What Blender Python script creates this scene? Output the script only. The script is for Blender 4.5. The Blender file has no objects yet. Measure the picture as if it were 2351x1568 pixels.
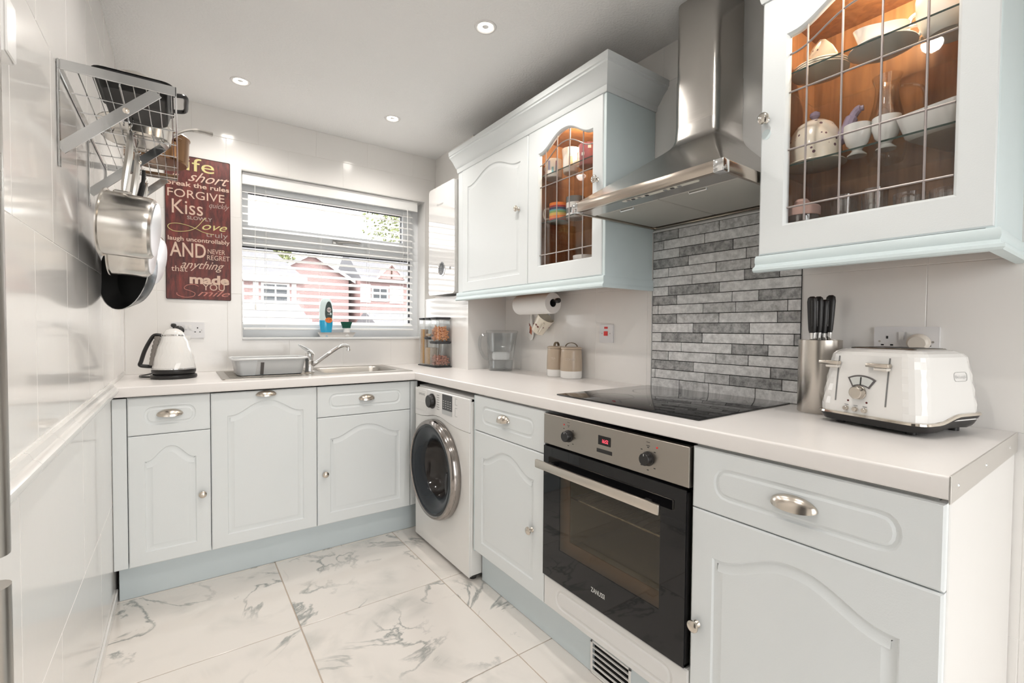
import bpy, bmesh, math, random
from mathutils import Vector, Matrix
from mathutils.geometry import tessellate_polygon
import numpy as np

random.seed(7)
SC = bpy.context.scene
COL = SC.collection
PI = math.pi

# ------------------------------------------------------------------ camera
CX, CY, CZ = -1.0691, -2.4403, 1.1638
YAW, PITCH, ROLL, FPX = 0.6185, -0.0261, 0.0075, 1066.2
fw = Vector((math.sin(YAW)*math.cos(PITCH), math.cos(YAW)*math.cos(PITCH), math.sin(PITCH)))
rt = Vector((math.cos(YAW), -math.sin(YAW), 0))
up = rt.cross(fw)
r2 = rt*math.cos(ROLL) + up*math.sin(ROLL)
u2 = -rt*math.sin(ROLL) + up*math.cos(ROLL)
cam_data = bpy.data.cameras.new('camera')
cam_data.sensor_width = 36.0
cam_data.lens = FPX*36.0/2351.0
cam_data.clip_start = 0.02
cam_data.clip_end = 300
cam = bpy.data.objects.new('camera', cam_data)
cam.matrix_world = Matrix(((r2.x, u2.x, -fw.x, CX), (r2.y, u2.y, -fw.y, CY), (r2.z, u2.z, -fw.z, CZ), (0, 0, 0, 1)))
COL.objects.link(cam)
SC.camera = cam

# ------------------------------------------------------------------ sky, daylight, exposure
world = bpy.data.worlds.new('sky')
SC.world = world
world.use_nodes = True
wn = world.node_tree.nodes
bgn = wn['Background']
bgn.inputs[0].default_value = (1.0, 0.995, 0.985, 1)
bgn.inputs[1].default_value = 2.6

def area(name, loc, rot, sx, sy, power, color):
    l = bpy.data.lights.new(name, 'AREA')
    l.shape = 'RECTANGLE'; l.size = sx; l.size_y = sy
    l.energy = power; l.color = color
    o = bpy.data.objects.new(name, l)
    o.location = loc; o.rotation_euler = rot
    COL.objects.link(o)
    return o
# sampling portals (they emit nothing themselves) for the sky light entering by the added glazed door behind the camera and by the kitchen window
for nm, loc, rx, sx, sy in (('added_door_portal', (-0.30, -3.60, 1.04), 90, 1.50, 2.0), ('window_portal', (-0.22, 0.90, 1.58), -90, 1.08, 0.92)):
    po = area(nm, loc, (math.radians(rx), 0, 0), sx, sy, 1, (1, 1, 1)); po.data.cycles.is_portal = True

SC.view_settings.view_transform = 'Standard'
SC.view_settings.look = 'None'
SC.view_settings.gamma = 1.0
SC.view_settings.use_curve_mapping = False
SC.view_settings.exposure = 0.79
SC.cycles.transparent_max_bounces = 24
SC.cycles.max_bounces = 6
SC.cycles.diffuse_bounces = 4
SC.cycles.glossy_bounces = 3
SC.cycles.use_adaptive_sampling = True
SC.cycles.adaptive_threshold = 0.1
SC.cycles.caustics_reflective = False
SC.cycles.caustics_refractive = False

# ------------------------------------------------------------------ materials
def newmat(name):
    m = bpy.data.materials.new(name); m.use_nodes = True
    nt = m.node_tree
    return m, nt, nt.nodes['Principled BSDF']

def setp(b, **k):
    for n, v in k.items():
        n = n.replace('_', ' ')
        if n in b.inputs: b.inputs[n].default_value = v

def M(name, c, rough=0.5, metal=0.0, bump=0.0, bscale=200.0, var=0.0, vscale=8.0, coat=0.0, spec=0.5, trans=0.0, ior=1.45, alpha=1.0, emit=None, estr=0.0, rvar=0.0, stretch=None):
    m, nt, b = newmat(name)
    N, L = nt.nodes, nt.links
    setp(b, Base_Color=(*c, 1), Roughness=rough, Metallic=metal, Coat_Weight=coat, Specular_IOR_Level=spec, Transmission_Weight=trans, IOR=ior, Alpha=alpha)
    if emit: setp(b, Emission_Color=(*emit, 1), Emission_Strength=estr)
    tc = None
    if var > 0 or bump > 0 or rvar > 0:
        tc = N.new('ShaderNodeTexCoord')
        src = tc.outputs['Object']
        if stretch:
            mp = N.new('ShaderNodeMapping'); mp.inputs['Scale'].default_value = stretch
            L.new(src, mp.inputs['Vector']); src = mp.outputs['Vector']
    if var > 0 or rvar > 0:
        nz = N.new('ShaderNodeTexNoise'); nz.inputs['Scale'].default_value = vscale; nz.inputs['Detail'].default_value = 4
        L.new(src, nz.inputs['Vector'])
        if var > 0:
            mx = N.new('ShaderNodeMix'); mx.data_type = 'RGBA'
            mx.inputs['A'].default_value = (*[max(0, x*(1-var)) for x in c], 1)
            mx.inputs['B'].default_value = (*[min(1, x*(1+var)) for x in c], 1)
            L.new(nz.outputs['Fac'], mx.inputs['Factor']); L.new(mx.outputs['Result'], b.inputs['Base Color'])
        if rvar > 0:
            mr = N.new('ShaderNodeMapRange')
            mr.inputs['To Min'].default_value = max(0.02, rough-rvar); mr.inputs['To Max'].default_value = min(1, rough+rvar)
            L.new(nz.outputs['Fac'], mr.inputs['Value']); L.new(mr.outputs['Result'], b.inputs['Roughness'])
    if bump > 0:
        nb = N.new('ShaderNodeTexNoise'); nb.inputs['Scale'].default_value = bscale; nb.inputs['Detail'].default_value = 3
        L.new(src, nb.inputs['Vector'])
        bp = N.new('ShaderNodeBump'); bp.inputs['Strength'].default_value = bump; bp.inputs['Distance'].default_value = 0.002
        L.new(nb.outputs['Fac'], bp.inputs['Height']); L.new(bp.outputs['Normal'], b.inputs['Normal'])
    return m

def thin_glass(name, tint=(1, 1, 1), refl=0.06, rough=0.02):
    # clear thin sheet: mostly transparent, mirror reflection by Fresnel
    m = bpy.data.materials.new(name); m.use_nodes = True
    nt = m.node_tree; N, L = nt.nodes, nt.links
    for n in list(N): N.remove(n)
    out = N.new('ShaderNodeOutputMaterial'); mix = N.new('ShaderNodeMixShader')
    tr = N.new('ShaderNodeBsdfTransparent'); tr.inputs[0].default_value = (*tint, 1)
    gl = N.new('ShaderNodeBsdfGlossy'); gl.inputs['Roughness'].default_value = rough
    lw = N.new('ShaderNodeLayerWeight'); lw.inputs['Blend'].default_value = 0.5
    pw = N.new('ShaderNodeMath'); pw.operation = 'POWER'; pw.inputs[1].default_value = 4.0
    mul = N.new('ShaderNodeMath'); mul.operation = 'MULTIPLY_ADD'; mul.inputs[1].default_value = 0.9; mul.inputs[2].default_value = refl; mul.use_clamp = True
    L.new(lw.outputs['Facing'], pw.inputs[0]); L.new(pw.outputs[0], mul.inputs[0]); L.new(mul.outputs[0], mix.inputs[0])
    L.new(tr.outputs[0], mix.inputs[1]); L.new(gl.outputs[0], mix.inputs[2]); L.new(mix.outputs[0], out.inputs[0])
    return m

WALL = M('wall_tile_cream', (0.855, 0.838, 0.815), rough=0.16, bump=0.10, bscale=9, coat=0.3)
GROUT = M('white_grout', (0.88, 0.87, 0.85), rough=0.8)
PLASTER = M('white_plaster', (0.84, 0.82, 0.79), rough=0.75)
TRIMW = M('white_gloss_trim', (0.84, 0.83, 0.81), rough=0.25, coat=0.4)
UPVC = M('white_upvc', (0.86, 0.88, 0.90), rough=0.25)
BLIND = M('white_blind_slat', (0.90, 0.90, 0.89), rough=0.35)
DOORP = M('pale_blue_white_paint', (0.775, 0.81, 0.82), rough=0.38, bump=0.12, bscale=320)
SIDEP = M('pale_blue_paint', (0.69, 0.79, 0.81), rough=0.45, bump=0.15, bscale=180, var=0.04, vscale=6)
PLINTHP = M('plinth_blue_grey_paint', (0.64, 0.715, 0.745), rough=0.45, var=0.03, vscale=5)
CARC = M('white_carcass_board', (0.78, 0.79, 0.78), rough=0.5)
DARKGAP = M('dark_void', (0.015, 0.015, 0.015), rough=0.9)
WORKTOP = M('worktop_laminate', (0.86, 0.83, 0.81), rough=0.28, var=0.012, vscale=60)
STEEL = M('brushed_steel', (0.50, 0.475, 0.44), rough=0.30, metal=1.0, bump=0.015, bscale=60, stretch=(1, 1, 40))
STEELV = M('hood_steel', (0.56, 0.535, 0.505), rough=0.24, metal=1.0, bump=0.05, bscale=40, stretch=(1, 1, 30), rvar=0.06, vscale=6)
CHROME = M('chrome', (0.78, 0.78, 0.78), rough=0.07, metal=1.0)
NICKEL = M('satin_nickel', (0.66, 0.60, 0.53), rough=0.22, metal=1.0)
PANSTEEL = M('pan_steel', (0.70, 0.67, 0.63), rough=0.20, metal=1.0, rvar=0.05, vscale=10)
BLACKP = M('black_plastic', (0.018, 0.017, 0.017), rough=0.32)
BLACKGL = M('black_glass', (0.006, 0.006, 0.007), rough=0.03)
NONSTICK = M('black_nonstick', (0.010, 0.010, 0.010), rough=0.42)
DARKGREY = M('dark_grey_plastic', (0.06, 0.062, 0.065), rough=0.3)
WHITEP = M('white_plastic', (0.84, 0.83, 0.82), rough=0.25)
WHITEE = M('white_enamel', (0.83, 0.82, 0.80), rough=0.18, coat=0.5)
CERAMIC = M('white_ceramic', (0.86, 0.85, 0.82), rough=0.14, coat=0.5)
CREAMC = M('cream_ceramic', (0.85, 0.78, 0.66), rough=0.16, coat=0.5)
OAK = None
GLASS = thin_glass('clear_glass', refl=0.03)
DARKGLASS = thin_glass('oven_window_glass', tint=(0.62, 0.58, 0.50), refl=0.05)
PLASTICCLEAR = thin_glass('clear_plastic', tint=(0.97, 0.975, 0.975), refl=0.06, rough=0.05)
LEAD = M('lead_came', (0.36, 0.32, 0.31), rough=0.45, metal=0.6)
RED = M('red_print', (0.70, 0.03, 0.03), rough=0.35)
REDLIT = M('red_display_digits', (0.8, 0.02, 0.04), emit=(1.0, 0.05, 0.08), estr=2.5)
PRINTG = M('grey_print', (0.25, 0.25, 0.25), rough=0.5)
PRINTL = M('light_print', (0.62, 0.62, 0.60), rough=0.5)
BLACKPR = M('black_print', (0.02, 0.02, 0.02), rough=0.5)
WARMLAMP = M('warm_lamp_face', (1, 0.9, 0.7), emit=(1.0, 0.78, 0.45), estr=4)
LAMPW = M('lamp_face', (1, 1, 1), emit=(1.0, 0.93, 0.80), estr=9)

def wood(name, c1, c2, scale=5.0, rough=0.4, stretch=(14, 14, 1.2)):
    m, nt, b = newmat(name); N, L = nt.nodes, nt.links
    tc = N.new('ShaderNodeTexCoord'); mp = N.new('ShaderNodeMapping'); mp.inputs['Scale'].default_value = stretch
    nz = N.new('ShaderNodeTexNoise'); nz.inputs['Scale'].default_value = scale; nz.inputs['Detail'].default_value = 6; nz.inputs['Distortion'].default_value = 0.6
    rp = N.new('ShaderNodeValToRGB')
    rp.color_ramp.elements[0].position = 0.3; rp.color_ramp.elements[0].color = (*c1, 1)
    rp.color_ramp.elements[1].position = 0.7; rp.color_ramp.elements[1].color = (*c2, 1)
    L.new(tc.outputs['Object'], mp.inputs['Vector']); L.new(mp.outputs['Vector'], nz.inputs['Vector'])
    L.new(nz.outputs['Fac'], rp.inputs['Fac']); L.new(rp.outputs['Color'], b.inputs['Base Color'])
    b.inputs['Roughness'].default_value = rough
    return m
OAK = wood('oak_veneer', (0.21, 0.092, 0.034), (0.37, 0.175, 0.07), 4.0)

def marble():
    m, nt, b = newmat('marble_tile'); N, L = nt.nodes, nt.links
    tc = N.new('ShaderNodeTexCoord'); oi = N.new('ShaderNodeObjectInfo')
    sc = N.new('ShaderNodeVectorMath'); sc.operation = 'SCALE'; sc.inputs[3].default_value = 37.0
    cb = N.new('ShaderNodeCombineXYZ')
    L.new(oi.outputs['Random'], cb.inputs[0]); L.new(oi.outputs['Random'], cb.inputs[1])
    L.new(cb.outputs[0], sc.inputs[0])
    ad = N.new('ShaderNodeVectorMath'); ad.operation = 'ADD'
    L.new(tc.outputs['Object'], ad.inputs[0]); L.new(sc.outputs[0], ad.inputs[1])
    def vein(scale, dist, width, detail):
        nz = N.new('ShaderNodeTexNoise'); nz.inputs['Scale'].default_value = scale; nz.inputs['Detail'].default_value = detail
        nz.inputs['Distortion'].default_value = dist; nz.inputs['Roughness'].default_value = 0.55
        L.new(ad.outputs[0], nz.inputs['Vector'])
        s1 = N.new('ShaderNodeMath'); s1.operation = 'SUBTRACT'; s1.inputs[1].default_value = 0.5
        ab = N.new('ShaderNodeMath'); ab.operation = 'ABSOLUTE'
        mr = N.new('ShaderNodeMapRange'); mr.inputs['From Min'].default_value = 0.0; mr.inputs['From Max'].default_value = width
        mr.inputs['To Min'].default_value = 1.0; mr.inputs['To Max'].default_value = 0.0
        L.new(nz.outputs['Fac'], s1.inputs[0]); L.new(s1.outputs[0], ab.inputs[0]); L.new(ab.outputs[0], mr.inputs['Value'])
        return mr.outputs['Result']
    def patch(scale, lo, hi):
        nz = N.new('ShaderNodeTexNoise'); nz.inputs['Scale'].default_value = scale; nz.inputs['Detail'].default_value = 2
        L.new(ad.outputs[0], nz.inputs['Vector'])
        mr = N.new('ShaderNodeMapRange'); mr.inputs['From Min'].default_value = lo; mr.inputs['From Max'].default_value = hi
        L.new(nz.outputs['Fac'], mr.inputs['Value']); return mr.outputs['Result']
    def mul(a, c):
        q = N.new('ShaderNodeMath'); q.operation = 'MULTIPLY'
        L.new(a, q.inputs[0])
        if isinstance(c, float): q.inputs[1].default_value = c
        else: L.new(c, q.inputs[1])
        return q.outputs[0]
    v1 = mul(vein(2.1, 1.2, 0.022, 7), patch(2.3, 0.46, 0.60))
    v2 = mul(mul(vein(1.5, 1.8, 0.10, 5), patch(3.1, 0.50, 0.68)), 0.55)
    mx1 = N.new('ShaderNodeMix'); mx1.data_type = 'RGBA'
    mx1.inputs['A'].default_value = (0.85, 0.805, 0.76, 1); mx1.inputs['B'].default_value = (0.50, 0.50, 0.47, 1)
    L.new(v2, mx1.inputs['Factor'])
    mx2 = N.new('ShaderNodeMix'); mx2.data_type = 'RGBA'; mx2.inputs['B'].default_value = (0.25, 0.27, 0.26, 1)
    L.new(mx1.outputs['Result'], mx2.inputs['A']); L.new(mul(v1, 0.85), mx2.inputs['Factor'])
    L.new(mx2.outputs['Result'], b.inputs['Base Color'])
    b.inputs['Roughness'].default_value = 0.10; b.inputs['Coat Weight'].default_value = 0.3
    return m
MARBLE = marble()

def brickmat(name, lo, hi):
    m, nt, b = newmat(name); N, L = nt.nodes, nt.links
    tc = N.new('ShaderNodeTexCoord'); oi = N.new('ShaderNodeObjectInfo')
    sc = N.new('ShaderNodeVectorMath'); sc.operation = 'SCALE'; sc.inputs[3].default_value = 53.0
    cb = N.new('ShaderNodeCombineXYZ'); L.new(oi.outputs['Random'], cb.inputs[0]); L.new(oi.outputs['Random'], cb.inputs[2]); L.new(cb.outputs[0], sc.inputs[0])
    ad = N.new('ShaderNodeVectorMath'); ad.operation = 'ADD'
    L.new(tc.outputs['Object'], ad.inputs[0]); L.new(sc.outputs[0], ad.inputs[1])
    nz = N.new('ShaderNodeTexNoise'); nz.inputs['Scale'].default_value = 45; nz.inputs['Detail'].default_value = 8; nz.inputs['Roughness'].default_value = 0.7
    L.new(ad.outputs[0], nz.inputs['Vector'])
    rp = N.new('ShaderNodeValToRGB')
    rp.color_ramp.elements[0].position = 0.35; rp.color_ramp.elements[0].color = (lo, lo, lo, 1)
    rp.color_ramp.elements[1].position = 0.62; rp.color_ramp.elements[1].color = (hi, hi, hi, 1)
    L.new(nz.outputs['Fac'], rp.inputs['Fac']); L.new(rp.outputs['Color'], b.inputs['Base Color'])
    bp = N.new('ShaderNodeBump'); bp.inputs['Strength'].default_value = 0.35; bp.inputs['Distance'].default_value = 0.002
    L.new(nz.outputs['Fac'], bp.inputs['Height']); L.new(bp.outputs['Normal'], b.inputs['Normal'])
    b.inputs['Roughness'].default_value = 0.45
    return m
BRK = {'l': brickmat('splash_brick_light', 0.58, 0.90), 'm': brickmat('splash_brick_mid', 0.38, 0.76), 'd': brickmat('splash_brick_dark', 0.18, 0.54)}

# ------------------------------------------------------------------ geometry helpers
class G:
    def __init__(s): s.v = []; s.f = []
    def add(s, v, f):
        o = len(s.v); s.v += [tuple(p) for p in v]; s.f += [tuple(i+o for i in q) for q in f]; return s
    def box(s, x0, y0, z0, x1, y1, z1, bev=0.0, seg=1):
        x0, x1 = min(x0, x1), max(x0, x1); y0, y1 = min(y0, y1), max(y0, y1); z0, z1 = min(z0, z1), max(z0, z1)
        if bev <= 0:
            return s.add([(x0,y0,z0),(x1,y0,z0),(x1,y1,z0),(x0,y1,z0),(x0,y0,z1),(x1,y0,z1),(x1,y1,z1),(x0,y1,z1)],
                         [(0,3,2,1),(4,5,6,7),(0,1,5,4),(1,2,6,5),(2,3,7,6),(3,0,4,7)])
        bm = bmesh.new(); bmesh.ops.create_cube(bm, size=1.0)
        for v in bm.verts:
            v.co = Vector(((x0+x1)/2+v.co.x*(x1-x0), (y0+y1)/2+v.co.y*(y1-y0), (z0+z1)/2+v.co.z*(z1-z0)))
        bev = min(bev, 0.49*min(x1-x0, y1-y0, z1-z0))
        bmesh.ops.bevel(bm, geom=list(bm.edges), offset=bev, segments=seg, profile=0.5, affect='EDGES')
        bm.verts.index_update()
        s.add([v.co[:] for v in bm.verts], [[v.index for v in f.verts] for f in bm.faces]); bm.free(); return s
    def loft(s, rings, cap0=True, cap1=True, closed=True):
        n = len(rings[0]); o = len(s.v)
        for r in rings: s.v += [tuple(p) for p in r]
        for i in range(len(rings)-1):
            for j in range(n if closed else n-1):
                a = o+i*n+j; b = o+i*n+(j+1) % n
                s.f.append((a, b, b+n, a+n))
        if cap0: s.f.append(tuple(o+j for j in reversed(range(n))))
        if cap1: s.f.append(tuple(o+(len(rings)-1)*n+j for j in range(n)))
        return s
    def lathe(s, prof, seg=32, c=(0,0,0), axis='z', cap0=False, cap1=False, frame=None):
        rings = []
        for r, h in prof:
            ring = []
            for j in range(seg):
                a = 2*PI*j/seg; p = (max(r, 1e-5)*math.cos(a), max(r, 1e-5)*math.sin(a), h)
                if frame is not None: p = frame @ Vector(p)
                elif axis == 'x': p = (p[2], p[0], p[1])
                elif axis == 'y': p = (p[1], p[2], p[0])
                ring.append((c[0]+p[0], c[1]+p[1], c[2]+p[2]))
            rings.append(ring)
        return s.loft(rings, cap0, cap1)
    def cyl(s, c, r, h, axis='z', seg=24, bev=0.0):
        if bev > 0: return s.lathe([(r-bev, 0), (r, bev), (r, h-bev), (r-bev, h)], seg, c, axis, True, True)
        return s.lathe([(r, 0), (r, h)], seg, c, axis, True, True)
    def tube(s, pts, r, seg=8, closed=False):
        pts = [Vector(p) for p in pts]; n = len(pts)
        rr = [r[min(len(r)-1, int(i*len(r)/n))] for i in range(n)] if isinstance(r, (list, tuple)) else [r]*n
        rings = []; prev = None
        for i, p in enumerate(pts):
            if closed: t = pts[(i+1) % n]-pts[i-1]
            else: t = pts[min(i+1, n-1)]-pts[max(i-1, 0)]
            if t.length < 1e-9: t = Vector((0, 0, 1))
            t.normalize()
            if prev is None:
                a = Vector((0, 0, 1)) if abs(t.z) < 0.9 else Vector((1, 0, 0))
                x = t.cross(a).normalized()
            else:
                x = prev - t*prev.dot(t)
                if x.length < 1e-6: x = t.orthogonal()
                x.normalize()
            prev = x; y = t.cross(x)
            rings.append([p + x*math.cos(2*PI*j/seg)*rr[i] + y*math.sin(2*PI*j/seg)*rr[i] for j in range(seg)])
        if closed: rings.append(rings[0]); return s.loft(rings, False, False)
        return s.loft(rings, True, True)
    def poly(s, pts, h0, h1, F):
        # prism of 2D polygon between heights h0,h1; F maps (u,w,n)->xyz
        n = len(pts); o = len(s.v)
        s.v += [tuple(F(u, w, h0)) for u, w in pts] + [tuple(F(u, w, h1)) for u, w in pts]
        tri = tessellate_polygon([[Vector((u, w, 0)) for u, w in pts]])
        for t in tri:
            s.f.append(tuple(o+i for i in t)); s.f.append(tuple(o+n+i for i in reversed(t)))
        for j in range(n): s.f.append((o+j, o+(j+1) % n, o+n+(j+1) % n, o+n+j))
        return s
    def xf(s, mat, start=0):
        s.v = s.v[:start] + [tuple(mat @ Vector(p)) for p in s.v[start:]]; return s

def mesh(name, g, mats, smooth=35.0):
    me = bpy.data.meshes.new(name)
    me.from_pydata(g.v, [], g.f)
    bm = bmesh.new(); bm.from_mesh(me)
    bmesh.ops.recalc_face_normals(bm, faces=bm.faces[:])
    bm.to_mesh(me); bm.free()
    if smooth:
        me.shade_smooth()
        try: me.set_sharp_from_angle(angle=math.radians(smooth))
        except Exception: pass
    for m in (mats if isinstance(mats, (list, tuple)) else [mats]): me.materials.append(m)
    return me

def empty(name, loc, label, cat, group=None, rz=0.0):
    o = bpy.data.objects.new(name, None); COL.objects.link(o)
    o.empty_display_size = 0.05
    o.location = loc; o.rotation_euler = (0, 0, rz)
    tag(o, label, cat, group); return o

def tag(o, label=None, cat=None, group=None, kind=None):
    if label: o['label'] = label
    if cat: o['category'] = cat
    if group: o['group'] = group
    if kind: o['kind'] = kind
    return o

def rootof(p):
    while p.parent: p = p.parent
    return p

def part(parent, name, g, mat, local=False, smooth=35.0, label=None):
    # mesh coordinates are world coordinates unless local; parents are unrotated unless local
    if not local:
        L = rootof(parent).location
        g = shifted(g, L)
    o = bpy.data.objects.new(name, mesh(name, g, mat, smooth)); COL.objects.link(o)
    o.parent = parent
    if label: o['label'] = label
    return o

def shifted(g, L):
    h = G(); h.f = g.f; h.v = [(p[0]-L[0], p[1]-L[1], p[2]-L[2]) for p in g.v]; return h

def single(name, g, mat, label, cat, group=None, base=None, smooth=35.0, kind=None):
    # a thing (or piece of setting) that is one mesh with its origin at its base
    if base is None:
        a = np.array(g.v); base = ((a[:, 0].min()+a[:, 0].max())/2, (a[:, 1].min()+a[:, 1].max())/2, a[:, 2].min())
    o = bpy.data.objects.new(name, mesh(name, shifted(g, base), mat, smooth)); COL.objects.link(o)
    o.location = base
    tag(o, label, cat, group, kind); return o

def struct(name, g, mat, label=None, smooth=35.0):
    o = bpy.data.objects.new(name, mesh(name, g, mat, smooth)); COL.objects.link(o)
    o['kind'] = 'structure'
    if label: o['label'] = label
    return o

def copy_tree(o, parent=None):
    c = o.copy(); COL.objects.link(c); c.parent = parent
    for ch in o.children: copy_tree(ch, c)
    return c

def ortho(U, W, Nn, O=(0, 0, 0)):
    U, W, Nn, O = Vector(U), Vector(W), Vector(Nn), Vector(O)
    return lambda u, w, n: O + U*u + W*w + Nn*n

def FB(y):   # surface facing the room on the window side: u=+x, w=z, n=-y
    return lambda u, w, n: Vector((u, y-n, w))
def FR(x):   # surface facing the room on the right side: u=-y, w=z, n=-x
    return lambda u, w, n: Vector((x-n, -u, w))
def FL(x):   # left wall facing +x: u=+y, w=z
    return lambda u, w, n: Vector((x+n, u, w))

def offset_poly(pts, d):
    # inward offset of a counter-clockwise polygon
    n = len(pts); out = []
    for i in range(n):
        p0, p1, p2 = Vector(pts[i-1]), Vector(pts[i]), Vector(pts[(i+1) % n])
        e1 = (p1-p0); e2 = (p2-p1)
        if e1.length < 1e-9 or e2.length < 1e-9: out.append(pts[i]); continue
        e1.normalize(); e2.normalize()
        n1 = Vector((-e1.y, e1.x)); n2 = Vector((-e2.y, e2.x))
        b = n1+n2
        if b.length < 1e-6: b = n1
        b.normalize(); k = max(0.35, b.dot(n1))
        q = p1 + b*(d/k); out.append((q.x, q.y))
    return out

def arch(u0, u1, w0, ws, h, n=28, flat=0.08):
    # cathedral panel outline, counter-clockwise: bottom, right side, ogee top, left side
    pts = [(u0, w0), (u1, w0), (u1, ws)]
    c = (u0+u1)/2; hw = (u1-u0)/2
    for i in range(1, n):
        t = 1-2*i/n; a = min(1.0, abs(t)/(1-flat)) if abs(t) < (1-flat) else 1.0
        lift = 0.5+0.5*math.cos(PI*a**1.15)
        pts.append((c+hw*t, ws+h*lift + (0.0 if a < 1 else 0.0)))
    pts.append((u0, ws))
    return pts

def octo(u0, u1, w0, w1, c):
    # long panel with softly bowed ends, counter-clockwise
    m, h = (w0+w1)/2, (w1-w0)/2; pts = []
    for sgn in (1, -1):
        for k in range(9):
            a = -PI/2+PI*k/8
            e = (abs(math.cos(a))**0.75)
            x = (u1-c+c*e) if sgn > 0 else (u0+c-c*e)
            pts.append((x, m+sgn*h*math.sin(a)))
    return pts

def relief_slab(F, u0, u1, w0, w1, t, loop, prof, hole=False, edge=0.004):
    # slab with a moulded outline cut into its face; face at n=t. prof: list of (inset, depth)
    g = G()
    rect = [(u0, w0), (u1, w0), (u1, w1), (u0, w1)]
    rin = offset_poly(rect, edge)
    rings = [[F(u, w, 0) for u, w in rect], [F(u, w, t-edge*0.8) for u, w in rect], [F(u, w, t) for u, w in rin]]
    g.loft(rings, not hole, False)
    def annulus(A, B, n):
        P = [A, B]; flat = A+B
        tri = tessellate_polygon([[Vector((u, w, 0)) for u, w in q] for q in P])
        g.add([F(u, w, n) for u, w in flat], tri)
    annulus(rin, loop, t)
    rr = [[F(u, w, t) for u, w in loop]]; cur = loop
    for ins, dep in prof:
        cur = offset_poly(loop, ins)
        rr.append([F(u, w, t+dep) for u, w in cur])
    g.loft(rr, False, False)
    if not hole:
        tri = tessellate_polygon([[Vector((u, w, 0)) for u, w in cur]])
        g.add([F(u, w, t+prof[-1][1]) for u, w in cur], tri)
    else:
        annulus(rect, cur, 0)
    bmw = G(); bmw.v = g.v; bmw.f = g.f
    return bmw

PANEL = [(0.004, -0.0045), (0.011, -0.0055), (0.026, -0.0008), (0.028, -0.0003)]
GROOVE = [(0.004, -0.0035), (0.010, -0.004), (0.015, -0.0005)]

def knob(parent, F, u, w, n, mat=None, r=0.0155):
    Wd = F(0, 0, 1)-F(0, 0, 0); Ud = F(1, 0, 0)-F(0, 0, 0); Zd = F(0, 1, 0)-F(0, 0, 0)
    fr = Matrix(((Ud.x, Zd.x, Wd.x), (Ud.y, Zd.y, Wd.y), (Ud.z, Zd.z, Wd.z)))
    g = G().lathe([(0.0, 0), (0.010, 0), (0.009, 0.002), (0.0055, 0.006), (0.0055, 0.011), (r*0.8, 0.015), (r, 0.0185), (r*0.96, 0.0215), (r*0.75, 0.0245), (r*0.35, 0.0262), (0, 0.0265)], 20, F(u, w, n), frame=fr)
    return part(parent, 'knob', g, mat or NICKEL, label='satin nickel knob')

def cup_pull(parent, F, u, w, n, a=0.047, h=0.024, d=0.024):
    g = G(); NU, NV = 22, 9
    for k, (sc, fl) in enumerate(((1.0, 1), (0.93, -1))):
        rings = []
        for i in range(NV+1):
            ph = (PI/2)*i/NV
            ring = []
            for j in range(NU+1):
                th = PI*j/NU
                ring.append(F(u+a*sc*math.cos(th), w+h*sc*math.sin(th)*math.cos(ph)-h*0.35*math.sin(th)*(1-math.cos(ph)), n+d*sc*math.sin(th)*math.sin(ph)))
            rings.append(ring)
        g.loft(rings, False, False, closed=False)
    return part(parent, 'cup_handle', g, NICKEL, label='satin nickel cup handle')

def text(s, size, F, u, w, n, depth=0.0004, shear=0.0, bold=0.0, sx=1.0, align='LEFT', space=1.0):
    # lettering as solid glyph geometry laid on surface F
    cu = bpy.data.curves.new('glyphs', 'FONT'); cu.body = s; cu.size = size; cu.shear = shear; cu.offset = bold
    cu.align_x = align; cu.space_character = space; cu.resolution_u = 3; cu.extrude = 0.0
    ob = bpy.data.objects.new('glyphs', cu); COL.objects.link(ob)
    dg = bpy.context.evaluated_depsgraph_get()
    me = bpy.data.meshes.new_from_object(ob.evaluated_get(dg))
    g = G()
    g.add([F(u+v.co.x*sx, w+v.co.y, n+depth) for v in me.vertices], [tuple(p.vertices) for p in me.polygons])
    bpy.data.objects.remove(ob); bpy.data.curves.remove(cu); bpy.data.meshes.remove(me)
    return g

def stroke(pts, r, F, n, sub=6):
    # brush stroke drawn with a Catmull-Rom line on surface F
    P = [Vector((p[0], p[1])) for p in pts]; P = [P[0]]+P+[P[-1]]; out = []
    for i in range(1, len(P)-2):
        for k in range(sub):
            t = k/sub
            q = 0.5*((2*P[i])+(P[i+1]-P[i-1])*t+(2*P[i-1]-5*P[i]+4*P[i+1]-P[i+2])*t*t+(3*P[i]-P[i-1]-3*P[i+1]+P[i+2])*t**3)
            out.append(q)
    out.append(P[-2])
    return G().tube([F(q.x, q.y, n) for q in out], r, 5)

def smoothpath(pts, sub=6):
    P = [Vector(p) for p in pts]; P = [P[0]]+P+[P[-1]]; out = []
    for i in range(1, len(P)-2):
        for k in range(sub):
            t = k/sub
            out.append(0.5*((2*P[i])+(P[i+1]-P[i-1])*t+(2*P[i-1]-5*P[i]+4*P[i+1]-P[i+2])*t*t+(3*P[i]-P[i-1]-3*P[i+1]+P[i+2])*t**3))
    out.append(P[-2]); return out

def rrect(x0, y0, x1, y1, r, n=6):
    pts = []
    for cx, cy, a0 in ((x1-r, y0+r, -PI/2), (x1-r, y1-r, 0), (x0+r, y1-r, PI/2), (x0+r, y0+r, PI)):
        for i in range(n+1):
            a = a0+PI/2*i/n; pts.append((cx+r*math.cos(a), cy+r*math.sin(a)))
    return pts
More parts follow.
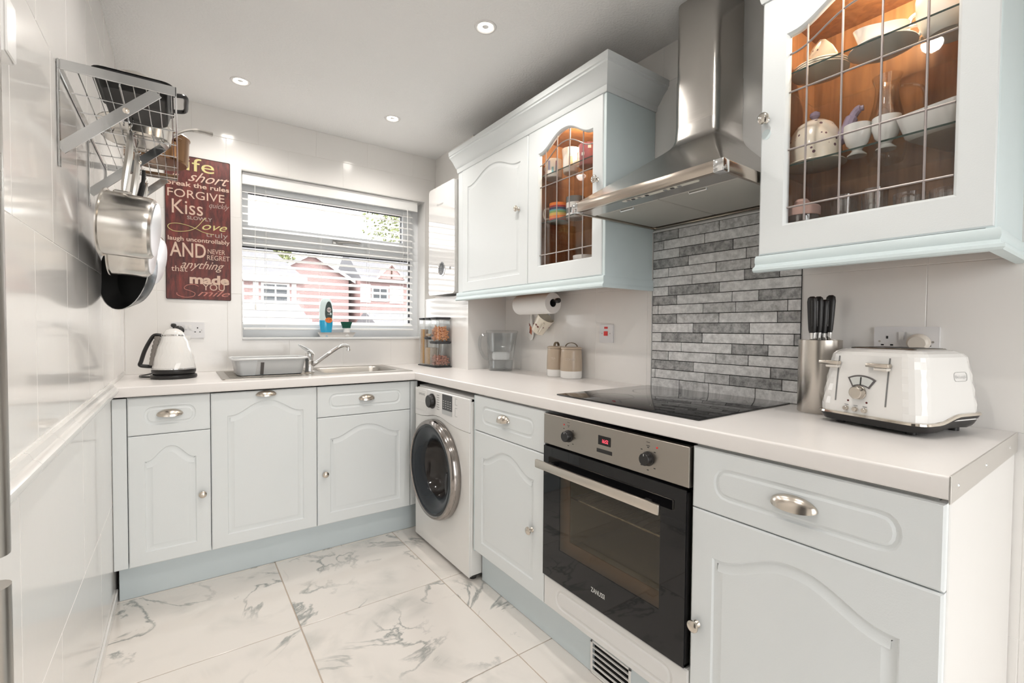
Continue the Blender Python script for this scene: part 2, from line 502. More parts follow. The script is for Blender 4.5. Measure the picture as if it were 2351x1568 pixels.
# ------------------------------------------------------------------ room shell
XL, XW, YW, ZC, ZCE, YF = -1.3051, 0.6234, 0.6206, 0.9173, 2.3748, -3.52
ZCB = 0.8749
CEIL = M('textured_ceiling_paint', (0.91, 0.91, 0.905), rough=0.85, bump=1.0, bscale=110)
FGROUT = M('tan_floor_grout', (0.58, 0.49, 0.41), rough=0.85)

floor = struct('floor', G().box(-2.05, YF, -0.06, XW+0.1, YW+0.1, -0.003), FGROUT)
gx = [XL, -0.7016, -0.0972, 0.507]; gy = [0.0825+0.604, 0.0825, -0.5219, -1.1283, -1.7335, -2.3385, -2.9435, YF]
for i in range(3):
    for j in range(len(gy)-1):
        x0, x1, y1, y0 = gx[i], min(gx[i+1], 0.20), min(gy[j], 0.2), gy[j+1]
        g = G().box(x0+0.002, y0+0.002, -0.0045, x1-0.002, y1-0.002, 0.0, 0.0012)
        o = bpy.data.objects.new('tile', mesh('tile', shifted(g, ((x0+x1)/2, (y0+y1)/2, 0)), MARBLE)); COL.objects.link(o)
        o.location = ((x0+x1)/2, (y0+y1)/2, 0); o.parent = floor

ceiling = struct('ceiling', G().box(-2.05, YF, ZCE, XW+0.1, YW+0.1, ZCE+0.08), CEIL)

def rect_minus(r, holes):
    out = [r]
    for h in holes:
        nxt = []
        for (a, b, c, d) in out:
            e, f, g_, k = max(a, h[0]), min(b, h[1]), max(c, h[2]), min(d, h[3])
            if e >= f or g_ >= k: nxt.append((a, b, c, d)); continue
            if a < e: nxt.append((a, e, c, d))
            if f < b: nxt.append((f, b, c, d))
            if c < g_: nxt.append((e, f, c, g_))
            if k < d: nxt.append((e, f, k, d))
        out = nxt
    return [q for q in out if q[1]-q[0] > 0.006 and q[3]-q[2] > 0.006]

def tile_wall(parent, F, u0, u1, rows, holes=(), t=0.004, gap=0.0009):
    for w0, w1, ph, *pt in rows:
        pitch = pt[0] if pt else 0.317
        k = math.floor((u0-ph)/pitch); us = []
        while ph+k*pitch < u1:
            us.append(ph+k*pitch); k += 1
        us.append(us[-1]+pitch)
        for a, b in zip(us[:-1], us[1:]):
            a2, b2 = max(a, u0), min(b, u1)
            if b2-a2 < 0.012: continue
            rs = rect_minus((a2+gap, b2-gap, w0+gap, w1-gap), holes)
            if not rs: continue
            g = G()
            for (p, q, c, d) in rs:
                s0 = len(g.v)
                g.box(p, c, 0, q, d, t, 0.0008 if len(rs) == 1 else 0)
                g.v = g.v[:s0] + [tuple(F(v[0], v[1], v[2]-t)) for v in g.v[s0:]]
            part(parent, 'tile', g, WALL, smooth=20)

wl = struct('wall_left', G().box(XL-0.12, -1.93, 0, XL-0.0010, YW+0.1, ZCE), GROUT)
tile_wall(wl, FL(XL), -1.93, YW, [(0.05, 0.44, -0.95, 0.645), (0.44, 0.872, -1.275, 0.645), (0.937, 1.353, -1.135), (1.353, 1.785, -1.285), (1.785, 2.217, -1.092), (2.217, ZCE, -1.285)])
wl2 = struct('wall_left_rear', G().box(XL-0.12, YF, 0, XL, -2.70, ZCE).box(-2.05, -2.74, 0, -1.98, -1.90, ZCE).box(-2.0, -1.93, 0, XL-0.12, -1.88, ZCE).box(-2.0, -2.75, 0, XL-0.12, -2.70, ZCE), PLASTER)

# moulded dado rail of white ceramic pieces
rail = struct('trim_1', G().box(XL-0.003, -1.93, 0.872, XL+0.003, -0.002, 0.937), GROUT)
prof = [(0.0, 0.8735), (0.010, 0.8745), (0.014, 0.880), (0.0135, 0.886), (0.022, 0.892), (0.0275, 0.902), (0.027, 0.912), (0.021, 0.919), (0.015, 0.921), (0.013, 0.927), (0.010, 0.933), (0.0, 0.9365)]
ys = [-1.93]+[-1.875+0.205*k for k in range(10)]
ys = [y for y in ys if y < -0.05]+[-0.002]
for a, b in zip(ys[:-1], ys[1:]):
    g = G().loft([[(XL+p, a+0.0008, z) for p, z in prof], [(XL+p, b-0.0008, z) for p, z in prof]])
    part(rail, 'rail_piece', g, TRIMW)
struct('baseboard_left', G().box(XL-0.002, -1.93, 0, XL+0.007, 0.115, 0.048, 0.003), TRIMW)

# back wall with window opening
OX0, OX1, OZ0, OZ1 = -0.787, 0.347, 1.105, 2.062
Yb = YW+0.0010
wb = struct('wall_back', G().box(XL-0.12, Yb, 0, OX0, Yb+0.115, ZCE).box(OX1, Yb, 0, XW+0.12, Yb+0.115, ZCE).box(OX0, Yb, 0, OX1, Yb+0.115, OZ0).box(OX0, Yb, OZ1, OX1, Yb+0.115, ZCE)
            .box(XL-0.12, Yb+0.115, 0, -0.86, Yb+0.26, ZCE).box(0.40, Yb+0.115, 0, XW+0.12, Yb+0.26, ZCE).box(-0.86, Yb+0.115, 0, 0.40, Yb+0.26, 1.06).box(-0.86, Yb+0.115, 2.10, 0.40, Yb+0.26, ZCE), PLASTER)
hole = (OX0, OX1, OZ0, OZ1)
tile_wall(wb, FB(YW), XL, 0.43, [(ZC, 1.353, -0.857), (1.353, 1.785, -0.857), (1.785, 2.217, -0.857), (2.217, ZCE, -0.70)], [hole])

wr = struct('wall_right', G().box(XW+0.0010, YF, 0, XW+0.12, YW+0.1, ZCE), GROUT)
tile_wall(wr, FR(XW), -0.012, 3.5, [(0.0, 0.40, 2.248), (0.40, ZC-0.002, 2.248), (ZC-0.002, 1.353, 2.053), (1.353, 1.785, 2.053), (1.785, 2.217, 2.053), (2.217, ZCE, 1.168)],
          [(1.131, 1.733, 0.90, 1.589), (-0.02, 2.20, 0, 0.80)])

# pipe boxing in the far corner, carrying the boiler
bx = struct('wall_boxing', G().box(0.3476, 0.0114, 0.85, XW+0.003, YW+0.004, 1.372).box(0.4252, 0.0905, 1.372, XW+0.003, YW+0.004, ZCE), WALL)

# unseen rear wall, with a glazed door added to let in fill daylight
struct('wall_front', G().box(XL-0.12, YF-0.12, 0, -1.06, YF, ZCE).box(0.46, YF-0.12, 0, XW+0.12, YF, ZCE).box(-1.06, YF-0.12, 2.06, 0.46, YF, ZCE), PLASTER)
d1 = bpy.data.objects.new('added_door_1', None); COL.objects.link(d1); d1['kind'] = 'structure'; d1.location = (-0.3, YF-0.06, 0)
g = G()
for k, (a, b, c, d) in enumerate(((-1.06, -0.99, 0, 2.06), (0.39, 0.46, 0, 2.06), (-0.335, -0.265, 0, 2.06), (-1.06, 0.46, 1.99, 2.06), (-1.06, 0.46, 0, 0.07))):
    g.box(a, YF-0.09-0.0006*k, c, b, YF-0.03+0.0006*k, d, 0.004)
part(d1, 'door_frame', g, UPVC)
part(d1, 'pane', G().box(-0.99, YF-0.065, 0.07, -0.335, YF-0.058, 1.99), GLASS)
part(d1, 'pane', G().box(-0.265, YF-0.065, 0.07, 0.39, YF-0.058, 1.99), GLASS)

# ------------------------------------------------------------------ window
w1 = bpy.data.objects.new('window_1', None); COL.objects.link(w1); w1['kind'] = 'structure'; w1.location = (-0.22, 0.75, 1.06)
FY = 0.742
def bars(rects, y0, y1, bev=0.004):
    g = G()
    for k, (a, b, c, d) in enumerate(rects): g.box(a, y0-0.0006*k, c, b, y1+0.0006*k, d, bev, 2)
    return g
part(w1, 'window_frame', bars([(-0.86, -0.795, 1.06, 2.10), (0.283, 0.40, 1.06, 2.10), (-0.86, 0.40, 1.06, 1.19), (-0.86, 0.40, 2.015, 2.10)], FY, FY+0.06), UPVC)
part(w1, 'transom', bars([(-0.86, 0.36, 1.648, 1.70)], FY-0.001, FY+0.06), UPVC)
part(w1, 'sash_frame', bars([(-0.80, -0.740, 1.69, 2.03), (0.220, 0.285, 1.69, 2.03), (-0.80, 0.285, 1.69, 1.772), (-0.80, 0.285, 1.965, 2.03)], FY-0.014, FY+0.045, 0.006), UPVC)
gk = M('pane_gasket', (0.03, 0.03, 0.035), rough=0.6)
gg = G()
for a, b, c, d in ((-0.795, 0.283, 1.642, 1.648), (0.277, 0.283, 1.19, 1.648), (-0.795, 0.283, 1.19, 1.194), (-0.740, 0.22, 1.961, 1.965), (0.2165, 0.22, 1.772, 1.965)):
    gg.box(a, FY+0.006, c, b, FY+0.026, d)
part(w1, 'gasket', gg, gk)
part(w1, 'pane', G().box(-0.80, FY+0.027, 1.19, 0.285, FY+0.033, 1.65), GLASS)
part(w1, 'pane', G().box(-0.745, FY+0.021, 1.77, 0.225, FY+0.027, 1.967), GLASS)
SILLM = M('white_sill', (0.84, 0.85, 0.85), rough=0.3)
part(w1, 'window_sill', G().box(OX0, YW-0.006, 1.091, OX1-0.001, FY+0.01, 1.1055, 0.003, 2), SILLM)
part(w1, 'reveal_lining', G().box(OX1-0.004, YW, 1.1055, OX1+0.002, FY+0.012, OZ1, 0.001).box(OX0-0.002, YW, 1.1055, OX0+0.0035, FY+0.012, OZ1, 0.001).box(OX0, YW, OZ1-0.004, OX1, FY+0.012, OZ1+0.002, 0.001), TRIMW)
h = G().box(-0.262, FY-0.024, 1.712, -0.195, FY-0.013, 1.737, 0.004, 2)
h.tube(smoothpath([(-0.235, FY-0.022, 1.724), (-0.225, FY-0.042, 1.724), (-0.19, FY-0.047, 1.727), (-0.14, FY-0.047, 1.732), (-0.09, FY-0.047, 1.727)]), 0.0085, 8)
part(w1, 'window_handle', h, M('silver_handle', (0.55, 0.54, 0.52), rough=0.3, metal=0.7))

# venetian blind
vb = empty('venetian_blind', (-0.25, 0.69, 1.155), 'white venetian blind with open slats hanging in the window', 'blind')
BX0, BX1, BY = -0.779, 0.286, 0.692
part(vb, 'headrail', G().box(BX0, 0.645, 1.988, BX1+0.012, 0.650, 2.056, 0.002).box(BX0, 0.652, 2.000, BX1, 0.716, 2.050, 0.003), BLIND)
tilt = math.radians(-24)
sl = G(); rings = []
for e in (BX0+0.004, BX1-0.012):
    r = []
    for k in range(7):
        q = -0.024+0.008*k; r.append((e, q, 0.0016*(1-(q/0.024)**2)))
    for k in range(7):
        q = 0.024-0.008*k; r.append((e, q, 0.0016*(1-(q/0.024)**2)-0.0022))
    rings.append(r)
sl.loft(rings); ct, st = math.cos(-tilt), math.sin(-tilt)
sl.v = [(x, y*ct-z*st, y*st+z*ct) for x, y, z in sl.v]
slm = mesh('slat', sl, BLIND)
NS = 19
for k in range(NS):
    o = bpy.data.objects.new('slat', slm); COL.objects.link(o); o.parent = vb
    o.location = (0.25, BY-0.69, 1.192+0.0425*k-1.155)
part(vb, 'bottom_rail', G().box(BX0+0.004, BY-0.025, 1.150, BX1-0.008, BY+0.025, 1.163, 0.004, 2), BLIND)
for x in (-0.655, -0.345, -0.04, 0.20):
    g = G()
    for dy in (-0.026, 0.026): g.tube([(x, BY+dy, 1.155), (x, BY+dy, 2.0)], 0.0009, 4)
    part(vb, 'ladder_cord', g, BLIND)
part(vb, 'pull_cord', G().tube([(-0.715, 0.642, 1.30), (-0.715, 0.642, 2.0)], 0.0012, 5).lathe([(0, 0), (0.006, 0.004), (0.004, 0.03), (0.001, 0.034)], 10, (-0.715, 0.642, 1.268)), BLIND)
part(vb, 'tilt_wand', G().tube([(0.225, 0.642, 1.62), (0.222, 0.642, 2.0)], 0.0025, 6), BLIND)

# ceiling downlights: three in view and three unseen ones added to light the room
def downlight(x, y, label, power=10.0):
    t = empty('ceiling_downlight', (x, y, ZCE), label, 'downlight', 'recessed ceiling downlights')
    part(t, 'trim_ring', G().lathe([(0.030, 0.004), (0.031, -0.002), (0.036, -0.0045), (0.043, -0.003), (0.045, 0.0)], 28, (x, y, ZCE)), WHITEP)
    part(t, 'lamp', G().lathe([(0.0, 0.0005), (0.029, -0.0006)], 28, (x, y, ZCE)), LAMPW)
    l = bpy.data.lights.new('downlight_beam', 'SPOT'); l.energy = power; l.color = (1.0, 0.95, 0.89); l.spot_size = math.radians(150); l.spot_blend = 0.6; l.shadow_soft_size = 0.035
    o = bpy.data.objects.new('downlight_beam', l); COL.objects.link(o); o.location = (0, 0, -0.012); o.parent = t
downlight(-0.065, -0.83, 'largest lit downlight in the ceiling, above the middle of the floor')
downlight(-0.822, 0.227, 'small lit downlight in the ceiling near the pot rack')
downlight(-0.067, 0.174, 'small lit downlight in the ceiling above the window end')
downlight(-0.822, -0.83, 'unseen downlight added in the left ceiling row over the middle of the floor')
downlight(-0.065, -1.85, 'unseen downlight added in the right ceiling row nearest the added rear door')
downlight(-0.822, -1.85, 'unseen downlight added in the left ceiling row nearest the added rear door')
# ------------------------------------------------------------------ base cabinets, back run
FBD, FRD = FB(0.0443), FR(0.0265)
T = 0.018
def door(parent, F, u0, u1, w0, w1, mat=DOORP, mu=0.053, mb=0.055, rise=0.058, top=0.052, side=None):
    if side is None: side = mu
    loop = arch(u0+mu, u1-mu, w0+mb, w1-top-rise, rise)
    return part(parent, 'door', relief_slab(F, u0, u1, w0, w1, T, loop, PANEL), mat, smooth=28)
def drawer(parent, F, u0, u1, w0, w1, mat=DOORP, mu=0.052, h=0.040):
    c = (w0+w1)/2
    return part(parent, 'drawer', relief_slab(F, u0, u1, w0, w1, T, octo(u0+mu, u1-mu, c-h, c+h, 0.04), GROOVE), mat, smooth=28)

def carcass(x0, y0, x1, y1, z0=0.157, z1=0.868):
    return G().box(x0, y0, z0, x1, y1, z1)

ZK, ZDR, ZT = 0.157, 0.7078, 0.866
b1 = empty('base_cabinet', (-1.14, 0.32, ZK), 'narrow pale base cabinet with drawer below the kettle', 'cabinet', 'base cabinets')
part(b1, 'body', carcass(-1.2563, 0.0455, -0.9676, 0.60), CARC)
part(b1, 'side_filler', G().box(XL+0.001, 0.030, ZK, -1.2575, 0.05, ZT, 0.002), DOORP)
d = door(b1, FBD, -1.2545, -0.9681, ZK, ZDR-0.0015); knob(d, FBD, -0.999, 0.423, T)
d = drawer(b1, FBD, -1.2545, -0.9681, ZDR+0.0015, ZT); cup_pull(d, FBD, -1.113, 0.789, T-0.001)

b2 = empty('base_cabinet', (-0.74, 0.32, ZK), 'pale full-height base cabinet door with cup handle at its top', 'cabinet', 'base cabinets')
part(b2, 'body', carcass(-0.9656, 0.0455, -0.5172, 0.60, 0.157, 0.862), CARC)
d = door(b2, FBD, -0.9651, -0.5177, ZK, ZT, mu=0.062, mb=0.056, rise=0.060, top=0.046); cup_pull(d, FBD, -0.744, 0.846, T-0.001, a=0.045, h=0.02)

b3 = empty('base_cabinet', (-0.27, 0.32, ZK), 'pale sink base cabinet with knob on its left edge', 'cabinet', 'base cabinets')
part(b3, 'body', carcass(-0.5152, 0.0455, -0.0173, 0.60, 0.157, 0.70), CARC)
part(b3, 'corner_filler', G().box(-0.0148, 0.030, ZK, 0.028, 0.05, ZT, 0.002), DOORP)
d = door(b3, FBD, -0.5147, -0.0178, ZK, ZDR-0.0015, mu=0.062); knob(d, FBD, -0.479, 0.419, T)
d = drawer(b3, FBD, -0.5147, -0.0178, ZDR+0.0015, ZT, mu=0.055); cup_pull(d, FBD, -0.265, 0.789, T-0.001, a=0.043)

PL = single('plinth', G().box(XL+0.012, 0.092, 0.0005, 0.055, 0.108, 0.152, 0.0015), PLINTHP, 'blue-grey kickboard under the sink side cabinets', 'plinth')

# ------------------------------------------------------------------ base cabinets, right run
b4 = empty('base_cabinet', (0.30, -0.89, ZK), 'pale base cabinet with drawer between washing machine and oven', 'cabinet', 'base cabinets')
part(b4, 'body', carcass(0.028, -1.136, 0.60, -0.6392), CARC)
part(b4, 'side_panel', G().box(0.012, -0.6388, 0.15, 0.60, -0.628, ZT, 0.002), SIDEP)
d = door(b4, FRD, 0.6391, 1.1362, ZK, ZDR-0.0015, mu=0.062); knob(d, FRD, 1.066, 0.404, T)
d = drawer(b4, FRD, 0.6391, 1.1362, ZDR+0.0015, ZT, mu=0.060); cup_pull(d, FRD, 0.870, 0.787, T-0.001, a=0.043)

b5 = empty('base_cabinet', (0.30, -1.98, ZK), 'pale base cabinet with wide drawer at the near end of the worktop', 'cabinet', 'base cabinets')
part(b5, 'body', carcass(0.028, -2.215, 0.60, -1.740), CARC)
ENDP = M('white_end_panel', (0.76, 0.75, 0.73), rough=0.45, var=0.02, vscale=4)
part(b5, 'end_panel', G().box(0.0262, -2.231, 0.0, XW-0.004, -2.2155, ZT, 0.002), ENDP)
d = door(b5, FRD, 1.7395, 2.2285, ZK, ZDR-0.0015, mu=0.058); knob(d, FRD, 1.7585, 0.407, T)
d = drawer(b5, FRD, 1.7395, 2.2285, ZDR+0.0015, ZT, mu=0.058); cup_pull(d, FRD, 1.983, 0.785, T-0.001, a=0.048)

b6 = empty('oven_housing', (0.30, -1.4375, ZK), 'pale grooved filler panel under the oven', 'cabinet')
part(b6, 'filler_panel', relief_slab(FRD, 1.1393, 1.7362, 0.157, 0.268, T, octo(1.205, 1.690, 0.177, 0.248, 0.036), GROOVE), M('white_filler_paint', (0.77, 0.765, 0.755), rough=0.38), smooth=28)
part(b6, 'body', G().box(0.03, -1.735, 0.157, 0.60, -1.1405, 0.262), CARC)

p2 = empty('plinth', (0.065, -1.43, 0.0), 'blue-grey kickboard with vent under the oven side cabinets', 'plinth')
part(p2, 'kickboard', G().box(0.057, -1.338, 0.0005, 0.073, -0.632, 0.152, 0.0015).box(0.057, -2.213, 0.0005, 0.073, -1.507, 0.152, 0.0015).box(0.057, -1.507, 0.112, 0.073, -1.338, 0.152), PLINTHP)
part(p2, 'vent_shade_sheet', G().box(0.072, -1.507, 0.0005, 0.074, -1.338, 0.112), DARKGAP)  # black sheet stands for the shade between the vent slats
vg = part(p2, 'vent_grille', G().box(0.053, -1.509, 0.004, 0.0575, -1.500, 0.114, 0.001).box(0.053, -1.345, 0.004, 0.0575, -1.336, 0.114, 0.001).box(0.053, -1.509, 0.107, 0.0575, -1.336, 0.114, 0.001).box(0.053, -1.509, 0.002, 0.0575, -1.336, 0.008, 0.001), TRIMW)
for k in range(5):
    z = 0.010+0.0200*k
    part(vg, 'slat', G().add([(0.0535, -1.500, z+0.0035), (0.0535, -1.345, z+0.0035), (0.058, -1.345, z+0.0045), (0.058, -1.500, z+0.0045), (0.0535, -1.500, z), (0.0535, -1.345, z), (0.058, -1.345, z-0.002), (0.058, -1.500, z-0.002)],
         [(0,1,2,3),(4,7,6,5),(0,4,5,1),(2,6,7,3),(1,5,6,2),(0,3,7,4)]), TRIMW)

# ------------------------------------------------------------------ worktops
def top_with_holes(outer, holes, z0, z1):
    g = G(); loops = [outer]+holes; flat = [p for l in loops for p in l]
    tri = tessellate_polygon([[Vector((x, y, 0)) for x, y in l] for l in loops])
    for z in (z0, z1): g.add([(x, y, z) for x, y in flat], tri)
    for l in loops: g.loft([[(x, y, z0) for x, y in l], [(x, y, z1) for x, y in l]], False, False)
    return g
SINKH = rrect(-0.885, 0.125, 0.012, 0.575, 0.03)
ga = top_with_holes([(XL+0.0005, 0.006), (0.3472, 0.006), (0.3472, YW-0.0005), (XL+0.0005, YW-0.0005)], [SINKH], ZCB, ZC)
# rounded front edge
nose = []
for k in range(9):
    a = -PI/2+PI*k/8
    nose.append((0.006-0.006*math.cos(a), ZC-0.006-0.0 if False else 0))
rr = 0.006
def nose_profile(n=6):
    p = []
    for k in range(n+1):
        a = -PI/2-PI/2*k/n; p.append((rr+rr*math.cos(a), ZCB+rr+rr*math.sin(a)))
    for k in range(n+1):
        a = PI-PI/2*k/n; p.append((rr+rr*math.cos(a), ZC-rr+rr*math.sin(a)))
    return p
npf = nose_profile()
ga.loft([[(XL+0.0005, q, z) for q, z in npf], [(-0.0005, q, z) for q, z in npf]])
single('worktop', ga, WORKTOP, 'pale worktop under the window holding the sink', 'worktop', base=(-0.5, 0.3, ZCB))
gb = G().box(rr, -2.2325, ZCB, XW-0.0005, 0.0055, ZC)
gb.loft([[(q, 0.0055, z) for q, z in npf], [(q, -2.2325, z) for q, z in npf]])
gb.box(0.3478, 0.005, ZCB, XW-0.0005, 0.011, ZC)
wr_ = empty('worktop', (0.3, -1.1, ZCB), 'pale worktop along the hob and toaster wall with metal end strip', 'worktop')
part(wr_, 'slab', gb, WORKTOP)
ALU = M('aluminium_strip', (0.70, 0.68, 0.65), rough=0.38, metal=0.85)
st_ = part(wr_, 'end_strip', G().box(0.0005, -2.2355, ZCB-0.006, XW-0.002, -2.2327, ZC+0.0005, 0.0005), ALU)
for x in (0.05, 0.27, 0.52):
    part(st_, 'screw', G().lathe([(0, 0.002), (0.003, 0.0015), (0.0045, 0)], 10, (x, -2.2355, 0.893), frame=Matrix(((1,0,0),(0,0,-1),(0,1,0)))), CHROME)

# ------------------------------------------------------------------ sink and tap
sk = empty('inset_sink', (-0.44, 0.35, ZC), 'stainless steel inset sink with ridged drainer on the left', 'sink')
SX0, SX1, SY0, SY1 = -0.918, 0.030, 0.085, 0.598
bowl = rrect(-0.445, 0.150, -0.030, 0.535, 0.06)
outer = rrect(SX0, SY0, SX1, SY1, 0.012, 4)
g = G()
o2 = offset_poly(outer, 0.006)
g.loft([[(x, y, ZC+0.0003) for x, y in outer], [(x, y, ZC+0.004) for x, y in o2]], False, False)
tri = tessellate_polygon([[Vector((x, y, 0)) for x, y in o2], [Vector((x, y, 0)) for x, y in bowl]])
g.add([(x, y, ZC+0.004) for x, y in o2+bowl], tri)
rings = [[(x, y, ZC+0.004) for x, y in bowl]]
for ins, dz in ((0.004, 0.001), (0.010, -0.008), (0.022, -0.09), (0.035, -0.145), (0.06, -0.158)):
    rings.append([(x, y, ZC+dz) for x, y in offset_poly(bowl, ins)])
g.loft(rings, False, True)
part(sk, 'basin', g, STEEL)
for k in range(9):
    y = 0.165+0.042*k
    part(sk, 'drainer_ridge', G().box(-0.885, y-0.006, ZC+0.0035, -0.50, y+0.006, ZC+0.0065, 0.0025, 2), STEEL)
part(sk, 'waste', G().lathe([(0, 0.003), (0.02, 0.003), (0.034, 0.001), (0.036, 0)], 20, (-0.24, 0.34, ZC-0.158)), CHROME)

tp = empty('mixer_tap', (-0.50, 0.27, ZC+0.004), 'chrome single-lever mixer tap with long angled spout at the sink', 'tap')
part(tp, 'body', G().lathe([(0.0, 0), (0.026, 0), (0.026, 0.004), (0.0225, 0.008), (0.0215, 0.03), (0.0215, 0.060), (0.0225, 0.062), (0.0225, 0.066), (0.0215, 0.068), (0.0215, 0.098), (0.019, 0.108), (0.010, 0.113), (0, 0.114)], 24, (-0.50, 0.27, ZC+0.004)), CHROME)
lv = []
for t, w, hh, x, z in ((0, 0.019, 0.006, -0.478, 1.018), (0.2, 0.021, 0.010, -0.492, 1.030), (0.45, 0.019, 0.011, -0.512, 1.043), (0.7, 0.014, 0.008, -0.532, 1.057), (1, 0.010, 0.004, -0.556, 1.072)):
    lv.append([(x+hh*0.5*math.sin(a)*0.6, 0.27+w*math.cos(a), z+hh*math.sin(a)) for a in [2*PI*j/14 for j in range(14)]])
part(tp, 'lever', G().loft(lv), CHROME)
part(tp, 'spout', G().tube(smoothpath([(-0.492, 0.272, 0.952), (-0.455, 0.285, 0.975), (-0.385, 0.305, 1.022), (-0.335, 0.320, 1.052), (-0.305, 0.328, 1.062), (-0.283, 0.332, 1.062), (-0.274, 0.334, 1.054), (-0.273, 0.334, 1.044)]), 0.0098, 12), CHROME)
part(tp, 'aerator', G().cyl((-0.273, 0.334, 1.030), 0.0115, 0.016, 'z', 16, 0.002), CHROME)

# ------------------------------------------------------------------ washing machine
wm = empty('washing_machine', (0.28, -0.325, 0.0), 'white front-loading washing machine with dark round door', 'washing machine')
WX, WY0, WY1, WZ0, WZ1 = -0.004, -0.620, -0.024, 0.020, 0.848
g = G().box(0.16, WY0, WZ0, 0.555, WY1, WZ1-0.006, 0.006, 2)
for bb in ((WX+0.006, WY0, WZ0, 0.165, WY0+0.012, WZ1-0.006), (WX+0.006, WY1-0.012, WZ0, 0.165, WY1, WZ1-0.006), (WX+0.006, WY0, WZ0, 0.165, WY1, WZ0+0.012), (WX+0.006, WY0, WZ1-0.02, 0.165, WY1, WZ1-0.006)):
    g.box(*bb, 0.004)
part(wm, 'body', g, WHITEE)
FW = FR(WX+0.004)
# curved lower front panel and separate fascia
nn = 16; lo = [(0.026, 0.024)]; uu0, uu1 = -WY1+0.001, -WY0-0.001
def seamz(u):
    d = (u-0.30); return 0.690+0.028*math.exp(-(d/0.13)**2)
us = [uu0+(uu1-uu0)*k/24 for k in range(25)]
lowp = [(uu0, 0.022), (uu1, 0.022)]+[(u, seamz(u)-0.0012) for u in reversed(us)]
topp = [(u, seamz(u)+0.0012) for u in us]+[(uu1, 0.840), (uu0, 0.840)]
hole_ = [(0.292+0.236*math.cos(2*PI*k/56), 0.448+0.236*math.sin(2*PI*k/56)) for k in range(56)]
g = G()
tri = tessellate_polygon([[Vector((u, w, 0)) for u, w in lowp], [Vector((u, w, 0)) for u, w in hole_]])
for n_ in (0, 0.006): g.add([FW(u, w, n_) for u, w in lowp+hole_], tri)
for l_ in (lowp, hole_): g.loft([[FW(u, w, 0) for u, w in l_], [FW(u, w, 0.006) for u, w in l_]], False, False)
part(wm, 'front_panel', g, WHITEE)
fas = part(wm, 'fascia', G().poly(topp, 0, 0.008, FW), WHITEP)
part(wm, 'lid', G().box(WX+0.02, WY0, WZ1-0.014, 0.555, WY1, WZ1+0.004, 0.005, 2), M('grey_white_lid', (0.62, 0.62, 0.61), rough=0.35))
FWS = FR(WX-0.004)
part(fas, 'detergent_drawer', G().poly([(0.035, 0.725), (0.168, 0.725), (0.168, 0.832), (0.035, 0.832)], 0, 0.0022, FWS).poly([(0.06, 0.738), (0.158, 0.738), (0.158, 0.772), (0.06, 0.772)], 0.0022, 0.003, FWS), M('drawer_white', (0.80, 0.79, 0.77), rough=0.3))
part(fas, 'lettering', text('SAMSUNG', 0.017, FWS, 0.075, 0.805, 0.0022), PRINTG, smooth=0)
fr = Matrix(((0, 0, -1), (-1, 0, 0), (0, 1, 0)))
part(fas, 'program_dial', G().lathe([(0.039, 0), (0.039, 0.005), (0.034, 0.006), (0.033, 0.022), (0.030, 0.026), (0, 0.026)], 28, (WX-0.004, -0.238, 0.788), frame=fr), BLACKP, label='round black dial')
part(fas, 'display', G().poly([(0.352, 0.762), (0.455, 0.762), (0.455, 0.838), (0.352, 0.838)], 0, 0.0012, FWS), DARKGREY)
part(fas, 'display_strip', G().poly([(0.350, 0.739), (0.455, 0.739), (0.455, 0.760), (0.350, 0.760)], 0, 0.0014, FWS), M('silver_strip', (0.55, 0.55, 0.55), rough=0.3, metal=0.6))
g = G()
for r in range(5):
    for c in range(4):
        u = 0.360+0.024*c; w = 0.772+0.011*r
        if r < 4: g.poly([(u, w), (u+0.012, w), (u+0.012, w+0.003), (u, w+0.003)], 0.0012, 0.0014, FWS)
part(fas, 'display_marks', g, PRINTL, smooth=0)
g = G()
for k in range(7): g.poly([(0.29, 0.752+0.012*k), (0.318, 0.752+0.012*k), (0.318, 0.755+0.012*k), (0.29, 0.755+0.012*k)], 0, 0.0004, FWS)
for a, b in ((0.745, 0.785), (0.80, 0.83)):
    g.poly([(0.485, a), (0.4865, a), (0.4865, b), (0.485, b)], 0, 0.0004, FWS); g.poly([(0.485, b), (0.505, b), (0.505, b+0.0015), (0.485, b+0.0015)], 0, 0.0004, FWS); g.poly([(0.485, a), (0.505, a), (0.505, a+0.0015), (0.485, a+0.0015)], 0, 0.0004, FWS)
part(fas, 'printed_marks', g, PRINTG, smooth=0)
dc = (WX-0.002, -0.292, 0.448)
dr_ = part(wm, 'door', G().lathe([(0.236, 0), (0.252, 0.002), (0.2535, 0.012), (0.252, 0.026), (0.247, 0.040), (0.240, 0.047), (0.232, 0.048), (0.228, 0.044)], 56, dc, frame=fr), M('door_ring_chrome', (0.36, 0.33, 0.31), rough=0.12, metal=1.0), label='chrome door ring')
part(dr_, 'bezel', G().lathe([(0.2285, 0.044), (0.219, 0.046), (0.214, 0.041), (0.207, 0.0405), (0.190, 0.035), (0.160, 0.020), (0.146, 0.008), (0.143, -0.002)], 56, dc, frame=fr), M('door_bezel_dark', (0.012, 0.017, 0.023), rough=0.2), label='glossy dark blue-grey bezel')
part(dr_, 'door_glass', G().lathe([(0.144, 0.002), (0.138, -0.012), (0.120, -0.045), (0.085, -0.075), (0.04, -0.088), (0, -0.090)], 48, dc, frame=fr), M('door_bowl_glass', (0.035, 0.030, 0.028), rough=0.05))
